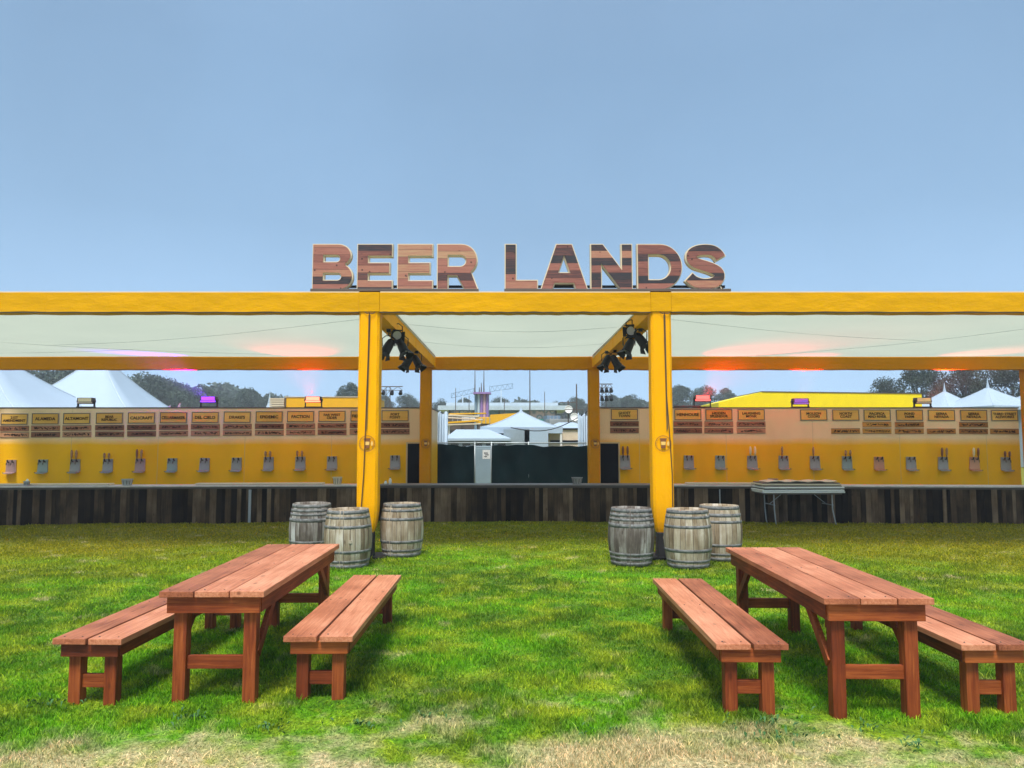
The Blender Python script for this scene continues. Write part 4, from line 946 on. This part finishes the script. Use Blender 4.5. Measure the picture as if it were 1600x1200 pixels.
def screen(u0, u1, seed):
    x0, x1 = W(u0,700,DFN).x, W(u1,700,DFN).x; n = 46; nz = 14; vs = []
    for j in range(nz+1):
        for i in range(n+1):
            a = i/n; x = x0+(x1-x0)*a
            q_ = a*(x1-x0); top = zf-.07-.02*math.sin(q_*2.2+seed)-.018*math.sin(q_*5.3+seed*2)-.012*math.sin(q_*11+seed)-.03*abs(math.sin(q_*1.3+seed))
            z = .02+(top-.02)*j/nz
            y = -.05+.02*math.sin(x*9+z*3)+.02*math.sin(x*4.1-z*5+seed)
            vs.append((x, y, z))
    fs = [(j*(n+1)+i, j*(n+1)+i+1, (j+1)*(n+1)+i+1, (j+1)*(n+1)+i) for j in range(nz) for i in range(n)]
    m = MB(); m.add(vs, fs); m.build('windscreen', 'screen', fn, smooth=True)
screen(610, 741, 1); screen(768, 1000, 2.5)
# portable toilet seen through the gap
pt = empty('portable_toilet', (W(753,720,25.6).x, 25.6, 0), label='blue grey portable toilet seen through the gap in the dark fence screen', cat='toilet')
zt2 = W(753,697,25.6).z
MB().box((-.55,0,0),(.55,1.1,zt2)).build('shell', 'amp', pt, bevel=.02)
MB().box((-.30,-.02,.1),(.36,-.002,zt2-.08)).build('door', 'amp', pt, bevel=.01)
MB().box((.02,-.028,1.22),(.28,-.021,1.52)).build('notice', 'white', pt)
m = MB(); m.box((.07,-.032,1.40),(.2,-.029,1.43)); m.box((.1,-.032,1.34),(.23,-.029,1.37)); m.box((.07,-.032,1.28),(.18,-.029,1.31)); m.build('notice_print', 'black', pt)
# ================================================================ TENTS
def pagoda(u, D, vpeak, half, zeave, label, cat='tent', group='white peaked tents behind the bar', spire=.8, rz=0.4, walls=True, curve=1.9, mat='tent'):
    zp = W(u, vpeak, D).z; t = empty('peaked_tent', (W(u,640,D).x, D, 0), rz, label, cat, group)
    n = 14; m = MB(); vs = []
    for i in range(n+1):
        f_ = i/n; r_ = half*(1-f_)+.06*f_; z = zeave+(zp-zeave)*f_**curve
        for j in range(16):
            a = j/4; k = int(a); q = a-k
            c4 = [(-1,-1),(1,-1),(1,1),(-1,1),(-1,-1)]; x = c4[k][0]*(1-q)+c4[k+1][0]*q; y = c4[k][1]*(1-q)+c4[k+1][1]*q
            sag = 1-.05*math.sin(math.pi*q)*math.sin(math.pi*f_)
            vs.append((x*r_*sag, y*r_*sag, z))
    fs = [(i*16+j, i*16+(j+1)%16, (i+1)*16+(j+1)%16, (i+1)*16+j) for i in range(n) for j in range(16)]
    m.add(vs, fs); rf_ = m.build('roof', mat, t, smooth=True)
    for j in (0, 4, 8, 12): MB().tube([Vector(vs[i*16+j])+Vector((0,0,.012)) for i in range(n+1)], .018, 5).build('ridge_seam', 'palebluegrey', rf_)
    m = MB(); h = half
    for a, b_ in (((-h,-h),(h,-h)),((h,-h),(h,h)),((h,h),(-h,h)),((-h,h),(-h,-h))):
        m.bar((a[0],a[1],zeave-.13), (b_[0],b_[1],zeave-.13), .02, .26)
    m.build('valance', mat, t)
    for sx in (-1,1):
        for sy in (-1,1): MB().tube([(sx*(h-.06),sy*(h-.06),0),(sx*(h-.06),sy*(h-.06),zeave-.03)], .05, 8).build('pole', 'white', t)
    if spire: MB().tube([(0,0,zp-.1),(0,0,zp+spire*.4),(0,0,zp+spire)], [.14,.06,.015], 8).build('spire', mat, t)
    if walls:
        m = MB(); m.box((-h+.02,h-.04,.02),(h-.02,h-.02,zeave-.25)); m.box((-h+.02,-h+.02,.02),(-h+.04,h-.05,zeave-.25)); m.build('side_wall', mat, t)
    return t
pagoda(-28, 29, 545, 4.3, 2.75, 'white peaked tent roof cut by the left edge of the photo', rz=0, curve=1.5)
pagoda(154, 33, 556, 3.35, 2.7, 'large white peaked tent behind the left floodlight', rz=.0, curve=1.45)
pagoda(421, 62, 627, 1.3, 3.3, 'tiny white tent peak left of the slatted box', spire=.9, rz=.3)
pagoda(1477, 58, 612, 2.4, 4.1, 'white peaked tent nearest the yellow roof on the right', spire=.7, rz=.35, curve=1.3)
pagoda(1545, 56, 606, 3.0, 4.3, 'tallest white peaked tent at the right in front of the dark trees', spire=.75, rz=.3, curve=1.5)
pagoda(1626, 55, 606, 2.9, 4.2, 'white peaked tent cut by the right outer post', spire=.7, rz=.3, curve=1.5)
pagoda(814, 34, 644, 1.75, W(800,668,33).z, 'white peaked tent in the middle gap above the fence', spire=.2, rz=0.0, curve=1.4, group='white peaked tents behind the bar')
o = MB().box((-.55,-.02,0),(.55,.02,W(800,671,32).z)).build('tent_wall', 'tentgrey'); o.location = (W(807,680,32).x, 32, 0); tag(o, 'grey hanging tent wall under the middle white tent', 'tent wall')
o = MB().box((-.5,-.02,0),(.5,.02,W(800,670,32).z)).build('tent_wall', 'tent'); o.location = (W(838,680,32).x, 32, 0); tag(o, 'white hanging tent wall to the right of the grey one', 'tent wall')
# low white marquee left of it
def marquee(u0, u1, v0, v1, D, inset, label, wall='tentgrey', dark=True):
    a, b_ = W(u0,v1,D), W(u1,v1,D); zt_ = W(u0,v0,D+1.5).z; x0, x1 = a.x, b_.x; cx = (x0+x1)/2; hw = (x1-x0)/2
    t = empty('marquee', (cx, D, 0), 0, label, 'marquee')
    z = a.z; m = MB()
    m.add([(-hw,0,z),(hw,0,z),(hw,3,z),(-hw,3,z),(-hw+inset*.4,1.5,zt_),(hw-inset,1.5,zt_)], [(0,1,5,4),(1,2,5),(2,3,4,5),(3,0,4)]); m.build('roof', 'tent', t)
    MB().box((-hw,-.02,z-.09),(hw,.0,z-.002)).build('valance', 'tent', t)
    m = MB(); m.box((-hw+.1,.1,0),(hw-.1,.12,z-.1)); m.build('wall', wall, t)
    if dark:
        m = MB(); k = 5
        for i in range(k): m.box((-hw+.25+i*(2*hw-.3)/k,.07,z-.5),(-hw+.1+(i+1)*(2*hw-.3)/k,.095,z-.16))
        m.build('window', 'door', t)
    return t
marquee(694, 798, 671, 685, 29.5, .9, 'low white marquee roof with dark windows just above the fence rail')
def drape(u0, u1, v0, D, label):
    x0, x1 = W(u0,v0,D).x, W(u1,v0,D).x; zt_ = W(u0,v0,D).z; n = 30; m = MB(); vs = []
    for i in range(n+1):
        x = (x1-x0)*i/n; y = .10*math.sin(i*1.9)
        vs += [(x,y,0),(x,y,zt_-.12*abs(math.sin(i*.35)))]
    m.add(vs, [(2*i,2*i+2,2*i+3,2*i+1) for i in range(n)])
    o = m.build('white_drape', 'tent', smooth=True); o.location = (x0, D, 0); so_ = o.modifiers.new('t','SOLIDIFY'); so_.thickness = .03; tag(o, label, 'drape', 'pleated white tent drapes')
drape(668, 700, 642, 27.5, 'pleated white drape behind the left rear post')
drape(904, 934, 645, 27.5, 'pleated white drape behind the right rear post')
# beige kiosk on the right of the gap
kx = W(886,680,33).x
t = empty('kiosk', (kx, 33, 0), label='beige kiosk with white roof at the right of the middle gap', cat='kiosk')
zk = W(800,672,33).z
MB().box((-.78,0,0),(.78,2,zk)).build('wall', 'beige', t); MB().box((-.82,-.05,zk+.002),(.82,2.05,zk+.08)).build('roof_trim', 'trim', t)
m = MB(); m.add([(-.95,-.1,zk+.083),(.9,-.1,zk+.083),(.9,2.1,zk+.083),(-.95,2.1,zk+.083),(-.3,1,zk+.36),(.4,1,zk+.36)], [(0,1,5,4),(1,2,5),(2,3,4,5),(3,0,4)]); m.build('roof', 'tent', t)
MB().box((-.76,-.03,W(800,693,33).z),(.76,-.002,W(800,688,33).z)).build('hatch', 'door', t); MB().box((-.80,-.04,0),(-.74,-.001,zk)).build('corner_post', 'cream', t)
# yellow awning and goods
t = empty('awning', (W(785,655,38).x, 38, 0), label='orange yellow awning left of the middle tent', cat='awning')
p = [W(q[0],q[1],38)-Vector(t.location) for q in ((766,648),(812,645),(803,658),(783,668),(766,668))]
MB().prism([(q.x,q.z) for q in p], 0, 1.4).build('cover', 'orangeyellow', t)
MB().tube([(p[0].x+.1,.2,0),(p[0].x+.1,.2,p[4].z)], .04, 8).build('pole', 'white', t); MB().tube([(p[3].x,.2,0),(p[3].x,.2,p[3].z)], .04, 8).build('pole', 'white', t)
for (u, D, v0, h_, wd, mt, lab) in ((706,46,646,1.0,.5,'trim','dark stacked flight case behind the left white drape'),(722,47,650,.7,.7,'white','small white cool box above the vendor stall'),(757,45,652,.8,.4,'orangeyellow','small yellow crate stack right of the vendor stall'),(878,43,655,.6,.8,'grey','grey generator box behind the beige kiosk'),(862,44,650,.9,.35,'bluegrey','slim blue grey cabinet behind the beige kiosk')):
    zt_ = W(u,v0,D).z; t = empty('equipment_box', (W(u,v0,D).x, D, 0), .2, lab, 'box')
    MB().box((-wd,-.4,0),(wd,.4,zt_-h_*.5)).build('stand', 'trim', t); MB().box((-wd-.05,-.45,zt_-h_*.5+.003),(wd+.05,.45,zt_)).build('case', mt, t, bevel=.02)
    for k in (-1,0,1): MB().box((k*wd*.6-.02,-.47,zt_-h_*.5+.02),(k*wd*.6+.02,-.452,zt_-.02)).build('rib', 'grey', t)
for (u, v, D, lab) in ((888,640,42,'tall pole with round white dish left of the right rear post'),(897,652,40,'shorter pole with round white dish above the beige kiosk')):
    p = W(u,v,D); t = empty('dish_pole', (p.x,D,0), 0, lab, 'dish'); MB().tube([(0,0,0),(0,0,p.z+.5)], .035, 8).build('pole', 'trim', t)
    MB().lathe([(0,0),(.13,.02),(.21,.06),(.22,.06),(.13,.03),(0,.012)], n=20).build('dish', 'white', t, smooth=True, loc=(0,-.12,p.z), rot=(R(80),0,0)); MB().bar((-.5,0,p.z+.4),(.5,0,p.z+.4),.04).build('crossbar', 'trim', t)
for (u, v, D, lab) in ((712,606,70,'thin flagless pole left of the purple tower'),(733,618,70,'short thin pole beside the purple tower'),(788,622,70,'short thin pole right of the purple tower'),(851,612,70,'thin pole above the right mural')):
    t = empty('thin_pole', (W(u,v,D).x,D,0), 0, lab, 'pole'); MB().tube([(0,0,0),(0,0,W(u,v,D).z)], [.06,.03], 6).build('pole', 'trim', t); MB().box((-.1,-.1,0),(.1,.1,.25)).build('footing', 'grey', t)
t = empty('vendor_stall', (W(732,665,37).x, 37, 0), label='open vendor stall with layered cream and yellow boards above dark shelves', cat='stall')
z0 = W(800,662,37).z
MB().box((-1.0,.2,0),(1.0,1.2,W(800,672,37).z)).build('shelves', 'trim', t)
for k in range(5):
    z = z0-.05+k*.13; j = random.uniform(-.15,.1)
    MB().box((-1.05+j,-.1+.05*k,0),(.7+j*1.5,.8,.06+.02*(k%2))).build('board', ('cream','orangeyellow','beige')[k%3], t, loc=(0,0,z), rot=(0,random.uniform(-.07,.07),random.uniform(-.1,.1)))
for s_ in (-1,1): MB().tube([(s_*.95,.1,0),(s_*.95,.1,z0-.06)], .04, 8).build('pole', 'white', t)
# stage building with mural panels
DS = 72
t = empty('stage_building', (W(785,650,DS).x, DS, 0), label='distant grey stage building with flat pale roofs and patterned murals', cat='building')
bx = t.location.x
def sb_box(u0, u1, v0, v1, y0, y1, mat, name):
    a, b_ = W(u0,v0,DS), W(u1,v1,DS); return MB().box((a.x-bx, y0, max(0,b_.z)), (b_.x-bx, y1, a.z)).build(name, mat, t)
sb_box(685, 886, 634, 641, -.6, 8, 'palebluegrey', 'roof'); sb_box(697, 872, 629, 633.6, 0, 8, 'palebluegrey', 'upper_roof')
sb_box(702, 870, 641.2, 700, .5, 8, 'bluegrey', 'wall')
sb_box(703, 738, 642, 656, .2, .45, 'mural', 'mural'); sb_box(829, 868, 642, 654, .2, .45, 'mural', 'mural'); sb_box(836, 868, 654.3, 665, .2, .45, 'teal', 'teal_panel')
for u in (702, 740, 780, 828, 869): sb_box(u-1, u+1, 641.2, 700, -.1, .1, 'trim', 'column')
# tower with purple columns and masts
DTW = 66
t = empty('lookout_tower', (W(753,640,DTW).x, DTW, 0), label='distant tower with purple and blue columns and pointed masts', cat='tower')
bx = t.location.x
za, zb = W(0,616,DTW).z, W(0,650,DTW).z
for k, u in enumerate((743.5, 748, 752.5, 757, 761.5)):
    x = W(u,640,DTW).x-bx; MB().tube([(x,0,0),(x,0,za)], .12, 8).build('column', ('bluegrey','palebluegrey','purple','pinkp','purple')[k], t)
MB().box((-.75,-.5,za),(.78,.9,za+.16)).build('platform', 'purple', t); MB().box((-.6,.1,0),(.62,.5,za-.01)).build('core', 'palebluegrey', t)
for u, v in ((742,578),(749,605),(752,598),(756,578)):
    x = W(u,600,DTW).x-bx; MB().tube([(x,.1,za+.16),(x,.1,W(0,v,DTW).z)], [.06,.025], 6).build('mast', 'trim', t)
# lattice booms
def lattice(p, q, w_, D, label, name='lattice_boom', cat='boom', th=.05):
    a, b_ = W(*p, D), W(*q, D); t = empty(name, a, label=label, cat=cat); d_ = b_-a; m = MB(); n = 9; u = Vector((0,0,w_))
    m.bar((0,0,0), d_, th); m.bar(u, d_+u, th)
    for i in range(n):
        m.bar(d_*(i/n)+(u if i%2 else Vector()), d_*((i+1)/n)+(Vector() if i%2 else u), th*.7)
    m.bar((0,0,0), u, th); m.bar(d_, d_+u, th); m.build('truss', 'bluegrey', t)
    m = MB(); m.bar(d_*.5, (d_.x*.5,.0,-a.z), .12); m.build('mast', 'palebluegrey', t); return t
lattice((705,622),(741,614), .45, 76, 'pale lattice boom left of the purple tower'); lattice((765,612),(801,607), .5, 76, 'pale lattice boom right of the purple tower')
for u, D, v, lab in ((828,60,574,'tall thin mast right of the purple tower, reaching up to the beam'), (901,45,600,'short thin mast near the right rear post')):
    t = empty('mast', (W(u,640,D).x, D, 0), label=lab, cat='mast'); MB().tube([(0,0,0),(0,0,W(u,v,D).z)], [.07,.035], 8).build('pole', 'trim', t); MB().box((-.12,-.12,0),(.12,.12,.3)).build('footing', 'grey', t)
def light_tower(u, D, vs_, hw, label):
    t = empty('light_tower', (W(u,640,D).x, D, 0), label=label, cat='light tower', group='dark truss towers with lamps')
    zt_ = W(u, vs_[0], D).z; m = MB()
    for s_ in (-.12,.12): m.bar((s_,0,0),(s_,0,zt_),.04)
    k = 0
    while k*.3 < zt_-.3: m.bar((-.12,0,k*.3),(.12,0,k*.3+.3) ,.025); k += 1
    m.build('mast', 'trim', t)
    for v in vs_:
        z = W(u,v,D).z; m = MB(); m.bar((-hw,0,z),(hw,0,z),.05); m.bar((-hw,0,z-.22),(hw,0,z-.22),.03)
        n = 6
        for i in range(n): m.bar((-hw+2*hw*i/n,0,z if i%2 else z-.22),(-hw+2*hw*(i+1)/n,0,z-.22 if i%2 else z),.025)
        m.build('crossbar', 'trim', t)
        for i in range(4):
            x = -hw+.1+(2*hw-.2)*i/3; MB().tube([(x,-.05,z-.28),(x,-.2,z-.45)], [.09,.12], 8).build('lamp', 'black', t)
    return t
light_tower(606, 44, (604,), .85, 'dark truss tower with lamps just right of the left front post')
light_tower(944, 44, (600, 613), .5, 'dark truss tower with lamps behind the right rear post')
# sagging cable across the gap
a, b_ = W(798,668,30), W(925,638,30)
o = MB().tube([Vector((0,0,0)).lerp(b_-a, i/14)-Vector((0,0,.45*math.sin(math.pi*i/14))) for i in range(15)], .02, 6).build('overhead_cable', 'black', smooth=True); o.location = a; tag(o, 'dark cable rising to the right across the middle gap', 'cable')
# ================================================================ YELLOW ROOFS BEHIND THE TRAILERS
DY = 27
t = empty('yellow_tent', (W(1285,637,DY).x, DY, 0), label='bright yellow sloping tent roof above the right trailer', cat='tent'); bx = t.location.x
xa_, xb_, xc_ = W(1123,640,DY).x-bx, W(1190,613,DY).x-bx, W(1440,615,DY).x-bx; zl_, zh_ = W(0,640,DY).z-.1, W(0,612.5,DY+1.6).z
zh_ = W(0,612.5,DY).z; zm_ = W(0,629,DY).z
MB().prism([(xa_,zl_),(xc_,zl_),(xc_,zh_-.07),(xb_,zh_),(xa_,zm_)], 0, 3.0).build('roof', 'brightyellow', t)
MB().prism([(xb_,zh_+.002),(xb_,zh_+.03),(xc_,zh_-.04),(xc_,zh_-.068)], -.02, 3.02).build('roof_edge', 'trim', t)
MB().box((xa_+.05,.05,.0),(xc_-.05,.09,zl_-.01)).build('wall', 'brightyellow', t)
for x in (xa_+.1, xc_-.1): MB().tube([(x,.2,0),(x,.2,zl_)], .05, 8).build('pole', 'white', t)
t = empty('yellow_container', (W(512,637,DY).x, DY, 0), label='orange yellow box container above the left trailer beside the left post', cat='container'); bx = t.location.x
MB().box((W(460,0,DY).x-bx,0,0),(W(592,0,DY).x-bx,2.4,W(0,621,DY).z)).build('body', 'orangeyellow', t, bevel=.03)
MB().box((W(459,0,DY).x-bx,-.02,W(0,621,DY).z+.002),(W(593,0,DY).x-bx,2.42,W(0,619.6,DY).z)).build('roof_edge', 'cream', t)
MB().box((W(460,0,DY).x-bx-.0,-.03,0),(W(461.5,0,DY).x-bx,-.002,W(0,621,DY).z)).build('corner_post', 'trim', t)
t = empty('slatted_box', (W(448,637,DY).x, DY, 0), label='cream slatted box to the left of the yellow container', cat='box'); bx = t.location.x
for k in range(5):
    v = 622+k*3.4; MB().box((W(436.5,0,DY).x-bx,0,W(0,v+2.6,DY).z),(W(458.5,0,DY).x-bx,1.5,W(0,v,DY).z)).build('slat', 'cream', t)
MB().box((W(437.5,0,DY).x-bx,.05,0),(W(457.5,0,DY).x-bx,1.45,W(0,640,DY).z)).build('body', 'beige', t)
# ================================================================ TREES
def crown(seed, n, leaf, squash=.8, clumps=26):
    r_ = np.random.default_rng(seed); cs = []
    for _ in range(clumps):
        a = r_.random()*6.28; q = r_.random()**.5; z = r_.random()*2-1; lim = math.sqrt(max(.05, 1-z*z))
        cs.append((math.cos(a)*q*lim*.72, math.sin(a)*q*lim*.72, z*.66*squash+r_.normal()*.05, .20+.17*r_.random()))
    cs = np.array(cs); k = r_.integers(0, len(cs), n)
    d_ = r_.normal(size=(n,3)); d_ /= np.linalg.norm(d_, axis=1)[:,None]
    c = cs[k,:3]+d_*cs[k,3:4]*(.55+.5*r_.random((n,1)))*np.array([1,1,.8])
    a = r_.normal(size=(n,3)); a /= np.linalg.norm(a, axis=1)[:,None]; b_ = np.cross(a, r_.normal(size=(n,3))); b_ /= np.linalg.norm(b_, axis=1)[:,None]
    s_ = leaf*(.6+.8*r_.random((n,1)))
    V = np.stack([c-a*s_, c-b_*s_*.6, c+a*s_, c+b_*s_*.5], 1).reshape(-1,3)
    me = bpy.data.meshes.new('crown'); me.from_pydata(V.tolist(), [], [(4*i,4*i+1,4*i+2,4*i+3) for i in range(n)]); me.update()
    return me, cs
def trunk_mesh(cs, seed):
    r_ = random.Random(seed); m = MB(); m.tube([(0,0,-2.0),(.02,0,-1.2),(.0,.02,-.5),(.02,0,.2)], [.085,.065,.05,.02], 8)
    for c in cs[::2]: m.tube([(0,0,-.9+.5*r_.random()), (c[0]*.5, c[1]*.5, c[2]*.5-.25), (c[0],c[1],c[2])], [.032,.02,.006], 5)
    me = bpy.data.meshes.new('trunk'); me.from_pydata(m.v, [], m.f); me.update(); me.materials.append(M['bark']); return me
CR = []
for s_, sq in ((1,.8),(2,.95),(3,.7),(4,1.0)):
    me, cs = crown(s_, 9000, .036, sq, 34); me.materials.append(M['leaf']); CR.append((me, trunk_mesh(cs, s_)))
CRD = []
for s_, sq in ((11,.85),(12,.9)):
    me, cs = crown(s_, 12000, .026, sq, 40); me.materials.append(M['leaf_dark']); CRD.append((me, trunk_mesh(cs, s_)))
def tree(u, D, vtop, wpx, kind, label, group, dark=False, name='broadleaf_tree'):
    z = W(u, vtop, D).z; rad = wpx/2/F*D; zc_ = max(z*.55, z-rad*.95); sz = (z-zc_)/.85
    t = empty(name, (W(u,640,D).x, D, 0), label=label, cat='tree', group=group)
    cme, tme = (CRD if dark else CR)[kind]
    for nm, me in (('crown', cme), ('trunk', tme)):
        o = bpy.data.objects.new(nm, me); C.objects.link(o); o.parent = t; o.location = (0,0,zc_); o.scale = (rad, rad, sz); o.rotation_euler = (0,0,(u*.37)%6.28)
        if nm == 'trunk': o.scale = (rad, rad, zc_/2.0*1.0 if zc_/2.0 > .1 else .1)
    return t
LEFT = [(60,100,560,120),(115,96,566,90),(185,100,572,100),(232,104,584,84),(275,106,588,70),(312,112,600,64),(350,118,604,60),(388,120,607,56),(418,122,614,40)]
for i, (u, D, v, wp) in enumerate(LEFT):
    tree(u, D, v, wp*1.3, i%4, f"hazy grey green tree on the left ridge, {ORD[i]} from the photo's left edge", 'hazy trees on the left ridge')
for i, (u, D, v, wp, k, lab) in enumerate(((546,95,597,60,1,'rounded hazy tree above the yellow container, left of the left post'),(636,130,612,50,0,'hazy tree between left front post and left rear post'),(600,135,618,40,3,'low hazy tree behind the left dark truss tower'),
        (690,140,618,44,2,'hazy tree at the left of the middle gap'),(726,145,622,40,3,'low hazy tree left of the purple tower'),(780,150,617,46,0,'hazy tree right of the purple tower'),(818,150,624,40,1,'low hazy tree behind the tall thin mast'),(862,150,622,44,2,'hazy tree at the right of the middle gap'),(900,140,617,44,0,'hazy tree near the right rear post'),
        (985,130,610,50,2,'hazy tree between right rear post and right front post'),(955,140,616,40,1,'low hazy tree behind the right dark truss tower'),(1063,125,602,50,3,'hazy tree left of the red floodlight'),(1100,120,599,56,0,'tallest hazy tree behind the red floodlight'),(1135,128,606,44,1,'hazy tree between red floodlight and yellow roof'))):
    tree(u, D, v, wp, k, lab, 'hazy trees beyond the middle')
for i, (u, D, v, wp, k, lab) in enumerate(((1385,70,584,72,0,'dark green tree with thin ragged left side above the yellow roof'),(1440,68,566,104,1,'broad dark green tree above the end of the yellow roof'),(1510,66,556,110,0,'dark green tree behind the tallest right tent'),(1585,64,560,110,1,'dark green tree cut by the right outer post'),(1470,72,590,90,0,'lower dark tree behind the right tents'),(1640,62,555,110,0,'dark green tree at the right edge beyond the outer post'))):
    tree(u, D, v, wp, k, lab, 'dark trees on the right', True)
def far_wood():
    r_ = np.random.default_rng(5); mb = []
    n = 70000; x = (r_.random(n)*2-1)*165; hill = 9.6+1.3*np.sin(x*.07)+.9*np.sin(x*.19+1)+.8*np.sin(x*.55)+.5*np.sin(x*1.3)+5*np.clip((-x-38)/60, 0, 1)
    z = hill*r_.random(n)**.5; y = 170+r_.random(n)*14+6*np.sin(x*.2)
    c = np.stack([x,y,z],1); a = r_.normal(size=(n,3)); a /= np.linalg.norm(a,axis=1)[:,None]; b_ = np.cross(a, r_.normal(size=(n,3))); b_ /= np.linalg.norm(b_,axis=1)[:,None]
    s_ = .6*(.5+r_.random((n,1))); V = np.stack([c-a*s_, c-b_*s_*.7, c+a*s_, c+b_*s_*.7],1).reshape(-1,3)
    me = bpy.data.meshes.new('far_wood'); me.from_pydata(V.tolist(), [], [(4*i,4*i+1,4*i+2,4*i+3) for i in range(n)]); me.update(); me.materials.append(M['leaf'])
    o = bpy.data.objects.new('far_wood', me); C.objects.link(o); tag(o, 'far-off belt of hazy woodland along the horizon', 'woodland', kind='stuff')
far_wood()
# ================================================================ HAZE
def haze():
    m = bpy.data.materials.new('haze'); m.use_nodes = True; t = m.node_tree; t.nodes.remove(t.nodes['Principled BSDF'])
    v = t.nodes.new('ShaderNodeVolumePrincipled'); v.inputs['Density'].default_value = .0019; v.inputs['Color'].default_value = (.90,.97,1,1); v.inputs['Anisotropy'].default_value = .2
    t.links.new(v.outputs[0], t.nodes['Material Output'].inputs['Volume'])
    o = MB().box((-190,-45,-1.2),(190,205,24)).build('haze', m); tag(o, 'pale sea fog thinning the distance', 'haze', kind='stuff')
haze()
